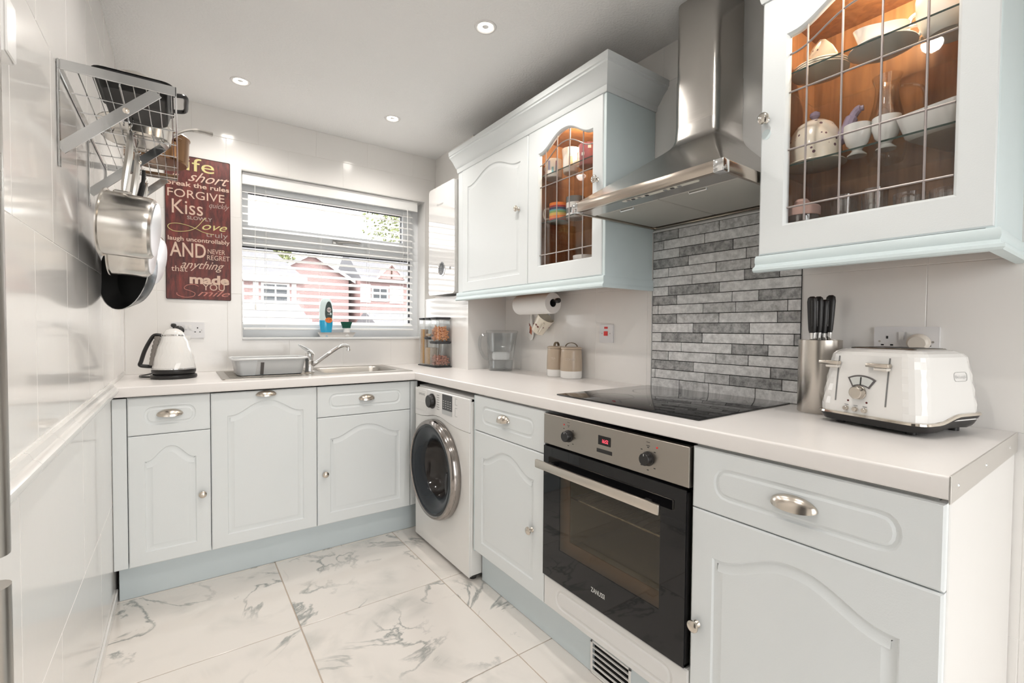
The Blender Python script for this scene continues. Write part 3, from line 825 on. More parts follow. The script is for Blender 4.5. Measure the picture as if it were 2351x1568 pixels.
part(dr_, 'door_handle', G().tube([(dc[0]-0.034, -0.168, 0.43), (dc[0]-0.030, -0.158, 0.40), (dc[0]-0.030, -0.160, 0.36), (dc[0]-0.034, -0.172, 0.33)] if False else [(dc[0]-0.012, -0.436, 0.46), (dc[0]-0.016, -0.432, 0.42), (dc[0]-0.016, -0.434, 0.38), (dc[0]-0.012, -0.442, 0.34)], 0.012, 8), DARKGREY)
for y in (-0.585, -0.06):
    part(wm, 'foot', G().cyl((0.035, y, 0.0), 0.018, 0.024, 'z', 14), BLACKP)

# ------------------------------------------------------------------ oven
ov = empty('built_in_oven', (0.28, -1.4375, 0.27), 'built-in electric oven with steel fascia and black glass door', 'oven')
FO = FR(0.020)
part(ov, 'fascia', G().box(0.0, -1.7345, 0.754, 0.022, -1.1425, 0.862, 0.0015), M('oven_fascia_steel', (0.36, 0.33, 0.295), rough=0.33, metal=1.0))
FOS = FR(0.0)
frx = Matrix(((0, 0, -1), (-1, 0, 0), (0, 1, 0)))
for u in (1.273, 1.604):
    k_ = part(ov, 'control_knob', G().lathe([(0.0205, 0), (0.0205, 0.003), (0.0185, 0.004), (0.0175, 0.018), (0.016, 0.020), (0, 0.020)], 24, (0.0, -u, 0.802), frame=frx), BLACKP)
    part(k_, 'pointer', G().box(-0.0208, -u-0.0008, 0.812, -0.0195, -u+0.0008, 0.818), PRINTL)
    g = G()
    for a in range(0, 360, 45):
        if u > 1.5 and a in (90, 270): continue
        cu, cw = u+0.032*math.sin(math.radians(a)), 0.802+0.032*math.cos(math.radians(a))
        g.poly([(cu-0.003, cw-0.0012), (cu+0.003, cw-0.0012), (cu+0.003, cw+0.0012), (cu-0.003, cw+0.0012)], 0, 0.0004, FOS)
    g.poly([(u-0.006, 0.838), (u+0.006, 0.838), (u+0.006, 0.8395), (u-0.006, 0.8395)], 0, 0.0004, FOS).poly([(u-0.006, 0.848), (u+0.006, 0.848), (u+0.006, 0.8495), (u-0.006, 0.8495)], 0, 0.0004, FOS)
    part(ov, 'printed_marks', g, BLACKPR, smooth=0)
for u, w in ((1.251, 0.838), (1.634, 0.839)):
    part(ov, 'indicator_light', G().lathe([(0.0028, 0), (0.0028, 0.001), (0, 0.0018)], 12, (0.0, -u, w), frame=frx), RED)
part(ov, 'clock_display', G().box(-0.0015, -1.464, 0.804, 0.001, -1.412, 0.833, 0.0006), BLACKGL)
part(ov, 'clock_digits', text('16:52', 0.016, FR(-0.0015), 1.428, 0.812, 0.0, sx=0.75, shear=0.15), REDLIT, smooth=0)
part(ov, 'button_strip', G().box(-0.0012, -1.470, 0.779, 0.001, -1.406, 0.791, 0.0005), BLACKP)
def ring_plate(o_, i_, x0, x1):
    g = G(); F = FR(0)
    (a, b, c, d), (e, f, h_, k) = o_, i_
    outer = [(a, c), (b, c), (b, d), (a, d)]; inner = [(e, h_), (f, h_), (f, k), (e, k)]
    tri = tessellate_polygon([[Vector((p[0], p[1], 0)) for p in outer], [Vector((p[0], p[1], 0)) for p in inner]])
    for x in (x0, x1): g.add([F(u, w, -x) for u, w in outer+inner], tri)
    g.loft([[F(u, w, -x0) for u, w in outer], [F(u, w, -x1) for u, w in outer]], False, False)
    g.loft([[F(u, w, -x0) for u, w in inner], [F(u, w, -x1) for u, w in inner]], False, False)
    return g
od = part(ov, 'door', ring_plate((1.1425, 1.7275, 0.274, 0.746), (1.231, 1.648, 0.392, 0.672), 0.0, 0.004), BLACKGL, label='black glass oven door')
part(od, 'window_pane', ring_plate((1.231, 1.648, 0.392, 0.672), (1.4395, 1.4396, 0.53, 0.5301), 0.0005, 0.003), DARKGLASS)
part(od, 'inner_frame', ring_plate((1.18, 1.70, 0.30, 0.73), (1.266, 1.650, 0.430, 0.690), 0.016, 0.020), M('oven_inner_trim', (0.42, 0.27, 0.18), rough=0.4))
part(od, 'door_core', G().box(0.004, -1.7275, 0.274, 0.026, -1.72, 0.746).box(0.004, -1.15, 0.274, 0.026, -1.1425, 0.746).box(0.004, -1.7275, 0.274, 0.026, -1.1425, 0.281).box(0.004, -1.7275, 0.739, 0.026, -1.1425, 0.746), BLACKP)
hb = part(od, 'handle', G().box(-0.038, -1.668, 0.668, -0.026, -1.136, 0.698, 0.004, 2), M('handle_steel', (0.60, 0.55, 0.49), rough=0.28, metal=1.0), label='long steel bar handle')
part(od, 'handle_mount', G().box(-0.028, -1.62, 0.678, 0.001, -1.60, 0.690).box(-0.028, -1.20, 0.678, 0.001, -1.18, 0.690), BLACKP)
part(od, 'lettering', text('ZANUSSI', 0.021, FR(0.0), 1.388, 0.322, 0.0, sx=0.72, bold=0.0004), PRINTL, smooth=0)
CAV = M('oven_cavity_enamel', (0.60, 0.58, 0.50), rough=0.3)
part(ov, 'cavity', G().box(0.03, -1.70, 0.39, 0.46, -1.655, 0.72).box(0.03, -1.24, 0.39, 0.46, -1.19, 0.72).box(0.03, -1.70, 0.36, 0.46, -1.19, 0.40).box(0.03, -1.70, 0.70, 0.46, -1.19, 0.735).box(0.44, -1.70, 0.36, 0.46, -1.19, 0.735), CAV)
g = G().tube([(0.04, -1.645, 0.575), (0.04, -1.25, 0.575), (0.42, -1.25, 0.575), (0.42, -1.645, 0.575)], 0.003, 6, closed=True)
for k in range(14): g.tube([(0.04, -1.27-0.0275*k, 0.575), (0.42, -1.27-0.0275*k, 0.575)], 0.0013, 5)
part(ov, 'oven_shelf', g, CHROME)
part(ov, 'case', G().box(0.46, -1.70, 0.30, 0.55, -1.19, 0.74).box(0.03, -1.715, 0.735, 0.55, -1.16, 0.745).box(0.026, -1.72, 0.746, 0.05, -1.15, 0.752), BLACKP)

# ------------------------------------------------------------------ hob
hb_ = empty('induction_hob', (0.345, -1.414, ZC), 'black glass hob set in the worktop before the brick splashback', 'hob')
part(hb_, 'glass', G().box(0.079, -1.7095, ZC+0.0004, 0.612, -1.1188, ZC+0.0052, 0.0018, 2), BLACKGL)
HZ = M('hob_zone_print', (0.03, 0.03, 0.032), rough=0.12)
for x, y, r in ((0.215, -1.275, 0.075), (0.215, -1.555, 0.09), (0.465, -1.275, 0.09), (0.465, -1.555, 0.075)):
    part(hb_, 'zone_ring', G().lathe([(r-0.001, 0), (r+0.001, 0)], 40, (x, y, ZC+0.0054)), HZ)
# ------------------------------------------------------------------ wall cabinets
def sweep(path_n, prof):
    # path_n: list of functions n->(x,y); prof: list of (n,z)
    return G().loft([[(*f(n), z) for n, z in prof] for f in path_n])
CORN = [(-0.015, 2.112), (0.004, 2.112), (0.008, 2.120), (0.010, 2.134), (0.017, 2.138), (0.026, 2.150), (0.040, 2.170), (0.054, 2.184), (0.060, 2.188), (0.060, 2.196), (0.066, 2.199), (0.067, 2.222), (0.064, 2.226), (-0.015, 2.226)]
PELM = [(-0.016, 1.3835), (0.006, 1.3835), (0.009, 1.378), (0.010, 1.366), (0.0075, 1.358), (0.010, 1.352), (0.016, 1.348), (0.017, 1.341), (0.013, 1.336), (-0.010, 1.336)]
XF = 0.334; FC = FR(XF); XD = XF-T   # door faces at 0.316
GD = [(0.003, -0.003), (0.006, -0.007), (0.0075, -0.012), (0.0075, -0.018)]

def glass_door(parent, u0, u1, w0, w1, gu0, gu1, gw0, gws, rise, verts, horiz, knob_uw):
    loop = arch(gu0, gu1, gw0, gws, rise)
    d = part(parent, 'door', relief_slab(FC, u0, u1, w0, w1, T, loop, GD, hole=True), DOORP, smooth=28)
    pl = offset_poly(loop, 0.004)
    part(d, 'pane', G().poly(pl, 0.0045, 0.0075, FC), GLASS)
    def topw(u):
        c = (gu0+gu1)/2; hw = (gu1-gu0)/2; t = (u-c)/hw; a = min(1, abs(t)/0.92)
        return gws+rise*(0.5+0.5*math.cos(PI*a**1.15))
    for u in verts:
        part(d, 'lead_came', G().tube([FC(u, gw0+0.0075, 0.0095), FC(u, topw(u)-0.0075, 0.0095)], 0.0027, 6), LEAD)
    for w in horiz:
        part(d, 'lead_came', G().tube([FC(gu0+0.0075, w, 0.0095), FC(gu1-0.0075, w, 0.0095)], 0.0027, 6), LEAD)
    cv = [FC(gu0+0.0075+(gu1-gu0-0.015)*k/24, topw(gu0+0.0075+(gu1-gu0-0.015)*k/24)-0.058, 0.0095) for k in range(25)]
    part(d, 'lead_came', G().tube(cv, 0.0027, 6), LEAD)
    knob(d, FC, knob_uw[0], knob_uw[1], T, mat=M('crystal_nickel', (0.70, 0.66, 0.60), rough=0.12, metal=1.0), r=0.0165)
    return d

def oak_box(parent, ua, ub, z0=1.374, z1=2.112, mid=None):
    x0, x1 = XF+0.001, XW-0.001
    g = G().box(x0, -ub, z0, x1, -ua, z0+0.016).box(x0, -ub, z1-0.016, x1, -ua, z1).box(x1-0.008, -ub, z0, x1, -ua, z1)
    g.box(x0, -ua-0.016, z0, x1, -ua, z1).box(x0, -ub, z0, x1, -ub+0.016, z1)
    if mid: g.box(x0, -mid-0.008, z0, x1, -mid+0.008, z1)
    return part(parent, 'body', g, OAK)

SHELFG = thin_glass('shelf_glass', tint=(0.93, 0.95, 0.94), refl=0.035)
SHEDGE = M('shelf_glass_edge', (0.03, 0.05, 0.04), rough=0.15)
def shelf(parent, ua, ub, z, x0=0.343):
    s_ = part(parent, 'glass_shelf', G().box(x0, -ub, z-0.0055, XW-0.010, -ua, z), SHELFG, smooth=0)
    part(s_, 'shelf_edge', G().box(x0-0.0006, -ub, z-0.0050, x0-0.0001, -ua, z-0.0005), SHEDGE, smooth=0)

def cab_lamp(parent, x, y, power, z=2.095):
    l_ = part(parent, 'cabinet_lamp', G().lathe([(0.0, -0.007), (0.024, -0.006)], 20, (x, y, z)), WARMLAMP)
    part(l_, 'lamp_ring', G().lathe([(0.024, -0.004), (0.026, -0.008), (0.032, -0.006), (0.033, 0.001)], 20, (x, y, z)), NICKEL)
    l = bpy.data.lights.new('cabinet_lamp_beam', 'POINT'); l.energy = power; l.color = (1.0, 0.82, 0.60); l.shadow_soft_size = 0.012
    o = bpy.data.objects.new('cabinet_lamp_beam', l); COL.objects.link(o); L_ = rootof(parent).location
    o.location = (x-L_[0], y-L_[1], z-0.03-L_[2]); o.parent = parent

wc = empty('wall_cabinet', (0.47, -0.53, 1.336), 'pale wall cabinet with one solid and one leaded glass door by the boiler', 'wall cabinet', 'wall cabinets')
oak_box(wc, -0.083, 1.114, mid=0.618)
part(wc, 'end_panel', G().box(XD+0.002, -1.130, 1.374, XW-0.001, -1.1148, 2.112, 0.0015), SIDEP)
part(wc, 'end_panel', G().box(XF, 0.0832, 1.374, XW-0.001, 0.0868, 2.112), SIDEP)
part(wc, 'face_filler', G().box(XD+0.003, 0.034, 1.374, XF+0.002, 0.0866, 2.114, 0.0015), DOORP)
d = door(wc, FC, -0.0325, 0.6165, 1.386, 2.118, mu=0.062, mb=0.055, rise=0.062, top=0.052); knob(d, FC, 0.543, 1.768, T)
glass_door(wc, 0.6195, 1.1135, 1.386, 2.118, 0.697, 1.058, 1.462, 1.995, 0.064, (0.745, 0.825, 0.908, 0.993), (1.515, 1.835), (1.084, 1.776))
part(wc, 'cornice', sweep([lambda n: (XD-n, 0.086), lambda n: (XD-n, -1.130-n), lambda n: (XW-0.001, -1.130-n)], CORN), DOORP, smooth=30)
part(wc, 'pelmet', sweep([lambda n: (XD-n, 0.086), lambda n: (XD-n, -1.130-n*0.4), lambda n: (XW-0.001, -1.130-n*0.4)], PELM), SIDEP, smooth=30)
shelf(wc, 0.628, 1.098, 1.897); shelf(wc, 0.628, 1.098, 1.676)
cab_lamp(wc, 0.432, -0.915, 3.2)

wd = empty('wall_cabinet', (0.47, -1.985, 1.336), 'large pale wall cabinet with leaded glass door nearest the camera', 'wall cabinet', 'wall cabinets')
oak_box(wd, 1.743, 2.214)
part(wd, 'end_panel', G().box(XD+0.002, -2.2305, 1.374, XW-0.001, -2.2145, 2.112, 0.0015), SIDEP)
part(wd, 'end_panel', G().box(XF, -1.7425, 1.374, XW-0.001, -1.739, 2.112), SIDEP)
gdd = glass_door(wd, 1.7405, 2.2295, 1.386, 2.118, 1.806, 2.168, 1.462, 1.995, 0.064, (1.858, 1.940, 2.024, 2.110), (1.512, 1.673, 1.832), (1.7555, 1.775))
part(wd, 'cornice', sweep([lambda n: (XW-0.001, -1.739+n*0.5), lambda n: (XD-n, -1.739+n*0.5), lambda n: (XD-n, -2.2305-n), lambda n: (XW-0.001, -2.2305-n)], CORN), DOORP, smooth=30)
part(wd, 'pelmet', sweep([lambda n: (XW-0.3, -1.739+n*0.4), lambda n: (XD-n, -1.739+n*0.4), lambda n: (XD-n, -2.2305-n), lambda n: (XW-0.001, -2.2305-n)], PELM), SIDEP, smooth=30)
part(gdd, 'paint_mark', G().poly([(1.757+0.0125*math.cos(2*PI*k/24), 1.733+0.015*math.sin(2*PI*k/24)) for k in range(24)], T, T+0.0004, FC), SIDEP, label='round pale blue paint mark under the knob')
shelf(wd, 1.760, 2.197, 1.895); shelf(wd, 1.760, 2.197, 1.637)
cab_lamp(wd, 0.43, -2.06, 3.4)

# ------------------------------------------------------------------ brick splashback
sp = empty('brick_splashback', (XW, -1.432, ZC), 'grey stone brick splashback between hob and extractor hood', 'splashback')
part(sp, 'backing', G().box(XW-0.0015, -1.7332, ZC+0.0005, XW+0.003, -1.1307, 1.5885), M('dark_joint', (0.045, 0.045, 0.045), rough=0.9))
part(sp, 'edge_strip', G().box(XW-0.009, -1.1307, ZC+0.0005, XW, -1.128, 1.5945).box(XW-0.009, -1.7332, 1.5887, XW, -1.128, 1.5945), TRIMW)
ROWS = [([1.257, 1.437], 'dmm'), ([1.186, 1.376], 'mll'), ([1.263, 1.493], 'ldm'), ([1.305, 1.544], 'dlm'), ([1.212, 1.427, 1.561], 'llmm'), ([1.324, 1.539, 1.662], 'lldm'), ([1.212, 1.442], 'ldl'), ([1.254, 1.493, 1.592], 'dlld'), ([1.161, 1.375, 1.508, 1.691], 'llmml'), ([1.254, 1.442, 1.658], 'dmld'), ([1.332, 1.561], 'ldl'), ([1.182, 1.373, 1.613, 1.714], 'ldlld'), ([1.279, 1.496, 1.629], 'lldl'), ([1.217, 1.433, 1.559], 'mlml'), ([1.337, 1.639], 'dld'), ([1.15, 1.388, 1.49, 1.678], 'llmdl'), ([1.272, 1.405, 1.587], 'lmll')]
rh = (1.5883-ZC-0.001)/17
for i, (js, tones) in enumerate(ROWS):
    z1 = 1.5883-rh*i; us = [1.1312]+js+[1.7328]
    for a, b, t in zip(us[:-1], us[1:], tones):
        pr = 0.0045+random.uniform(0, 0.0015)
        part(sp, 'brick', G().box(XW-pr, -b+0.0013, z1-rh+0.0014, XW-0.001, -a-0.0013, z1-0.0014, 0.0008), BRK[t])

# ------------------------------------------------------------------ extractor hood
eh = empty('extractor_hood', (0.40, -1.435, 1.60), 'stainless steel chimney extractor hood over the hob', 'extractor hood')
HX, HYL, HYR = 0.130, -1.137, -1.735
HB = 0.6215
def hring(x0, yl, yr, z, r):
    # closed outline, front corners rounded, back against the wall
    p = [(HB, yl, z)]
    for k in range(7):
        a = PI/2*k/6; p.append((x0+r-r*math.sin(a), yl-r+r*math.cos(a), z))
    for k in range(7):
        a = PI/2*k/6; p.append((x0+r-r*math.cos(a), yr+r-r*math.sin(a), z))
    p.append((HB, yr, z)); return p
rings = []
cx0, cyl, cyr = 0.450, -1.344, -1.519
for t, z in ((0.0, 1.634), (0.02, 1.639), (0.30, 1.700), (0.60, 1.766), (0.85, 1.822), (0.93, 1.842), (0.97, 1.857), (0.99, 1.875), (1.0, 1.92)):
    e = t
    rings.append(hring(HX+0.004+(cx0-HX-0.004)*e, HYL-0.004+(cyl-HYL+0.004)*e, HYR+0.004+(cyr-HYR-0.004)*e, z, 0.010+0.018*e))
part(eh, 'canopy', G().loft(rings), STEELV, smooth=25)
part(eh, 'chimney', G().loft([hring(cx0, cyl, cyr, 1.92, 0.028), hring(cx0, cyl, cyr, 2.092, 0.028)]).loft([hring(cx0+0.002, cyl-0.002, cyr+0.002, 2.092, 0.027), hring(cx0+0.002, cyl-0.002, cyr+0.002, ZCE-0.001, 0.027)]), STEELV, smooth=25)
def frame_ring(z0, z1, w):
    g = G()
    g.box(HX, HYR, z0, HX+w, HYL, z1, 0.003, 2).box(HX, HYR, z0, HB, HYR+w*0.6, z1, 0.003, 2).box(HX, HYL-w*0.6, z0, HB, HYL, z1, 0.003, 2).box(HB-0.02, HYR, z0, HB, HYL, z1, 0.002)
    return g
part(eh, 'rim', frame_ring(1.600, 1.635, 0.020), M('hood_rim_steel', (0.50, 0.44, 0.38), rough=0.22, metal=1.0))
part(eh, 'corner_cap', G().box(HX-0.0015, HYR-0.0015, 1.599, HX+0.032, HYR+0.030, 1.6355, 0.004, 2), CHROME)
part(eh, 'corner_cap', G().box(HX-0.0015, HYL-0.030, 1.599, HX+0.032, HYL+0.0015, 1.6355, 0.004, 2), CHROME)
part(eh, 'inner_plate', G().box(HX+0.01, HYR+0.01, 1.622, HB-0.01, HYL-0.01, 1.630), BLACKP)
part(eh, 'front_rail', G().box(HX+0.018, HYR+0.012, 1.603, HX+0.105, HYL-0.012, 1.612, 0.002), STEELV)
FILT = M('filter_mesh_grey', (0.50, 0.49, 0.45), rough=0.5, metal=0.4, bump=0.4, bscale=700)
for a, b in ((-1.7185, -1.4375), (-1.4345, -1.1535)):
    f_ = part(eh, 'grease_filter', G().box(HX+0.118, a, 1.606, HB-0.03, b, 1.617, 0.002), FILT)
    c_ = (a+b)/2
    part(f_, 'filter_latch', G().tube([(HX+0.125, c_-0.03, 1.607), (HX+0.128, c_-0.03, 1.602), (HX+0.128, c_+0.03, 1.602), (HX+0.125, c_+0.03, 1.607)], 0.003, 6), CHROME)
cs = part(eh, 'control_strip', G().poly(rrect(1.36, 0.148, 1.645, 0.168, 0.0099), 0, 0.003, lambda u, w, n: Vector((w, -u, 1.6028-n))), M('cream_strip', (0.72, 0.70, 0.62), rough=0.35))
for k, u in enumerate((1.385, 1.405, 1.43, 1.46, 1.53, 1.555, 1.58)):
    part(cs, 'button', G().box(0.153, -u-0.006, 1.5975, 0.163, -u+0.006, 1.6000, 0.001), (PRINTG, BLACKP)[k % 2])

# ------------------------------------------------------------------ boiler
bo = empty('gas_boiler', (0.37, 0.28, 1.385), 'white wall boiler with round dark dial beside the window', 'boiler')
FBo = FR(0.306)
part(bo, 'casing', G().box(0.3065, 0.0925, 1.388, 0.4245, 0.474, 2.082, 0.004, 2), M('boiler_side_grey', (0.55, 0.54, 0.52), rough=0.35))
part(bo, 'front_cover', G().poly(rrect(-0.462, 1.386, -0.100, 2.088, 0.022), 0, 0.006, FBo), M('boiler_white_glass', (0.84, 0.83, 0.82), rough=0.05, coat=1.0))
fb = Matrix(((0, 0, -1), (-1, 0, 0), (0, 1, 0)))
dl = part(bo, 'dial', G().lathe([(0.046, 0), (0.046, 0.003), (0.039, 0.004), (0.038, 0.002)], 32, (0.300, 0.270, 1.548), frame=fb), CHROME)
part(dl, 'dial_face', G().lathe([(0.038, 0.0022), (0, 0.0026)], 32, (0.300, 0.270, 1.548), frame=fb), DARKGREY)
g = text('1.5', 0.022, FR(0.300), -0.292, 1.556, 0.003).add(*(lambda t: (t.v, t.f))(text('- + II', 0.016, FR(0.300), -0.296, 1.528, 0.003)))
part(dl, 'dial_marks', g, PRINTL, smooth=0)
part(bo, 'reset_button', G().lathe([(0.009, 0), (0.008, 0.002), (0, 0.0025)], 14, (0.300, 0.155, 1.545), frame=fb), PRINTG)
part(bo, 'lettering', text('Worcester', 0.021, FR(0.300), -0.345, 1.962, 0.0), PRINTG, smooth=0)

# ------------------------------------------------------------------ sockets and switches
SOCKW = M('socket_white', (0.79, 0.785, 0.795), rough=0.25)
SCREW = M('plate_screw', (0.4, 0.38, 0.36), rough=0.3, metal=1.0)
def double_socket(F, u, w, label, Nn):
    c = F(u, w, 0)
    t = empty('double_socket', c, label, 'socket')
    part(t, 'plate', G().poly(rrect(u-0.0735, w-0.043, u+0.0735, w+0.043, 0.004, 3), 0.0005, 0.0085, F), SOCKW)
    for s_ in (-1, 1):
        part(t, 'rocker', G().poly(rrect(u+s_*0.009-0.006, w+0.006, u+s_*0.009+0.006, w+0.027, 0.001, 2), 0.0085, 0.0115, F), WHITEP)
        for du, dw, a, b in ((s_*0.042, 0.012, 0.0025, 0.004), (s_*0.042-0.011, -0.010, 0.0035, 0.0022), (s_*0.042+0.011, -0.010, 0.0035, 0.0022)):
            part(t, 'pin_slot', G().poly([(u+du-a, w+dw-b), (u+du+a, w+dw-b), (u+du+a, w+dw+b), (u+du-a, w+dw+b)], 0.0086, 0.0089, F), BLACKPR)
        part(t, 'screw', G().poly([(u+s_*0.060+0.003*math.cos(2*PI*k/10), w+0.003*math.sin(2*PI*k/10)) for k in range(10)], 0.0085, 0.0093, F), SCREW)
    return t
double_socket(FB(YW), -1.040, 1.147, 'white double socket on the tiled wall behind the kettle', None)
double_socket(FR(XW), 2.011, 1.137, 'white double socket on the tiled wall behind the toaster', None)
def plug(F, u, w, mat, label, cat='plug'):
    c = F(u, w, 0.009)
    pts = [(u+0.026*math.cos(2*PI*k/20), w+0.006+0.026*math.sin(2*PI*k/20)*(1.0 if math.sin(2*PI*k/20) > 0 else 0.8)) for k in range(20)]
    g = G(); rings = []
    for s_, n in ((1.0, 0.0095), (1.0, 0.022), (0.93, 0.030), (0.75, 0.034)):
        rings.append([F(u+(a-u)*s_, w+(b-w)*s_, n) for a, b in pts])
    g.loft(rings)
    return single('mains_plug', g, mat, label, cat, base=c)
plug(FB(YW), -1.082, 1.138, BLACKP, 'black plug in the socket behind the kettle')
plug(FR(XW), 2.042, 1.128, M('cream_plug', (0.78, 0.72, 0.64), rough=0.3), 'cream plug in the socket behind the toaster')

cw = empty('cooker_switch', (XW, -0.863, 1.10), 'white cooker switch with red rocker on the wall left of the bricks', 'switch')
FRW = FR(XW)
part(cw, 'plate', G().poly(rrect(0.820, 1.102, 0.906, 1.191, 0.003, 3), 0.0005, 0.009, FRW), SOCKW)
part(cw, 'rocker', G().poly(rrect(0.852, 1.136, 0.874, 1.158, 0.0015, 2), 0.009, 0.013, FRW), RED, label='red switch rocker')
part(cw, 'neon_window', G().poly(rrect(0.852, 1.170, 0.874, 1.180, 0.001, 2), 0.009, 0.010, FRW), RED)
for u in (0.837, 0.889):
    part(cw, 'screw', G().poly([(u+0.003*math.cos(2*PI*k/10), 1.147+0.003*math.sin(2*PI*k/10)) for k in range(10)], 0.009, 0.0098, FRW), SCREW)

# white control box on the left wall near the camera
bxx = empty('wall_control_box', (XL, -1.39, 1.577), 'white surface-mounted control box high on the left wall', 'control box')
part(bxx, 'case', G().box(XL+0.0005, -1.418, 1.577, XL+0.022, -1.365, 1.668, 0.002, 2), WHITEP)
part(bxx, 'cover', G().box(XL+0.022, -1.416, 1.579, XL+0.0255, -1.367, 1.666, 0.0015), WHITEP)
# ------------------------------------------------------------------ kettle
kt = empty('electric_kettle', (-1.10, 0.33, ZC), 'white conical electric kettle with black handle on its base', 'kettle')
kc = (-1.10, 0.33, ZC+0.0004)
part(kt, 'power_base', G().lathe([(0, 0), (0.090, 0), (0.093, 0.006), (0.092, 0.016), (0.082, 0.022), (0, 0.022)], 36, kc), BLACKP)
part(kt, 'base_band', G().lathe([(0.084, 0.023), (0.088, 0.030), (0.0885, 0.040), (0.087, 0.044)], 36, kc), BLACKP)
part(kt, 'chrome_band', G().lathe([(0.087, 0.044), (0.0885, 0.046), (0.0880, 0.049), (0.0862, 0.050)], 36, kc), CHROME)
g = G(); NS_ = 28; rings = []
for i, (r, z) in enumerate(((0.0860, 0.050), (0.0840, 0.075), (0.0800, 0.100), (0.0745, 0.125), (0.0675, 0.150), (0.0590, 0.175), (0.0490, 0.198), (0.0455, 0.203))):
    rings.append([(kc[0]+r*math.cos(2*PI*(j+0.5*(i % 2))/NS_), kc[1]+r*math.sin(2*PI*(j+0.5*(i % 2))/NS_), kc[2]+z) for j in range(NS_)])
g.loft(rings, False, False)
part(kt, 'body', g, WHITEE, smooth=4)
part(kt, 'lid_ring', G().lathe([(0.0455, 0.202), (0.047, 0.205), (0.0455, 0.209), (0.043, 0.210)], 32, kc), CHROME)
ld = part(kt, 'lid', G().lathe([(0.0435, 0.209), (0.040, 0.217), (0.031, 0.228), (0.018, 0.236), (0.008, 0.239), (0, 0.2395)], 32, kc), WHITEE)
part(ld, 'lid_knob', G().lathe([(0.004, 0.237), (0.004, 0.243), (0.010, 0.247), (0.012, 0.254), (0.009, 0.261), (0, 0.263)], 20, kc), BLACKP)
part(kt, 'spout', G().loft([[(kc[0]+0.046+0.004, kc[1]-0.02, ZC+0.165), (kc[0]+0.046+0.004, kc[1]+0.02, ZC+0.165), (kc[0]+0.062, kc[1], ZC+0.165)], [(kc[0]+0.040, kc[1]-0.022, ZC+0.205), (kc[0]+0.040, kc[1]+0.022, ZC+0.205), (kc[0]+0.068, kc[1], ZC+0.203)]]), WHITEE)
hd = smoothpath([(kc[0]-0.048, kc[1], ZC+0.205), (kc[0]-0.072, kc[1], ZC+0.206), (kc[0]-0.088, kc[1], ZC+0.185), (kc[0]-0.110, kc[1], ZC+0.135), (kc[0]-0.124, kc[1], ZC+0.085), (kc[0]-0.128, kc[1], ZC+0.066), (kc[0]-0.105, kc[1], ZC+0.060), (kc[0]-0.080, kc[1], ZC+0.058)], 5)
part(kt, 'handle', G().tube(hd, 0.0085, 8), BLACKP, label='black loop handle')
g = G()
for k in range(7):
    z = 0.065+0.0195*k; r = 0.0865-0.0215*((z-0.05)/0.15)**1.6-0.004*((z-0.05)/0.15)
    g.lathe([(0, 0), (0.011, 0.0), (0.012, 0.010), (0.010, 0.020), (0, 0.020)], 10, (kc[0]-r+0.003, kc[1]-0.020, ZC+z))
part(kt, 'water_gauge', g, M('smoked_gauge', (0.22, 0.20, 0.18), rough=0.15))
single('kettle_cable', G().tube(smoothpath([(-1.185, 0.36, ZC+0.006), (-1.225, 0.39, ZC+0.006), (-1.235, 0.46, ZC+0.006), (-1.20, 0.55, ZC+0.006), (-1.13, 0.60, ZC+0.03), (-1.085, 0.598, 1.07), (-1.082, 0.59, 1.118)]), 0.004, 7), BLACKP, 'black power cable running behind the white kettle', 'cable', base=(-1.2, 0.5, ZC))

# ------------------------------------------------------------------ dish drainer
GREYPL = M('light_grey_plastic', (0.60, 0.61, 0.61), rough=0.35)
dk = empty('dish_drainer', (-0.70, 0.27, ZC+0.0065), 'light grey plastic dish drainer tub on the draining board', 'dish drainer')
zb = ZC+0.0072
def dr_ring(ins, z): return [(x, y, z) for x, y in rrect(-0.868+ins, 0.145+ins, -0.532-ins, 0.405-ins, 0.035)]
part(dk, 'tub', G().loft([dr_ring(0.026, zb), dr_ring(0.020, zb+0.004), dr_ring(0.006, zb+0.078), dr_ring(0.010, zb+0.0785), dr_ring(0.023, zb+0.008), dr_ring(0.030, zb+0.006)], True, True), GREYPL)
rim = []
for x, y in rrect(-0.868, 0.145, -0.532, 0.405, 0.035, 8):
    dip = 0.004*math.sin((x+0.868)*24) if y < 0.2 else 0
    rim.append((x, y, zb+0.080+dip))
part(dk, 'rim', G().tube(rim, 0.0055, 7, closed=True), M('rim_grey', (0.70, 0.71, 0.71), rough=0.3))
part(dk, 'cutlery_cup', G().loft([[(x, y, z) for x, y in rrect(-0.846+i_, 0.152+j_, -0.758-i_, 0.215, 0.014)] for i_, j_, z in ((0.008, 0.012, zb+0.003), (0.0, -0.003, zb+0.078))]), M('cup_grey', (0.66, 0.68, 0.69), rough=0.35))
part(dk, 'drain_slot', G().add([(-0.752, 0.1605, zb+0.006), (-0.738, 0.1605, zb+0.006), (-0.735, 0.1500, zb+0.066), (-0.750, 0.1500, zb+0.066), (-0.752, 0.175, zb+0.006), (-0.738, 0.175, zb+0.006), (-0.735, 0.165, zb+0.066), (-0.750, 0.165, zb+0.066)], [(0,1,2,3),(4,7,6,5),(0,4,5,1),(1,5,6,2),(2,6,7,3),(3,7,4,0)]), M('slot_shadow_plastic', (0.10, 0.09, 0.085), rough=0.6))

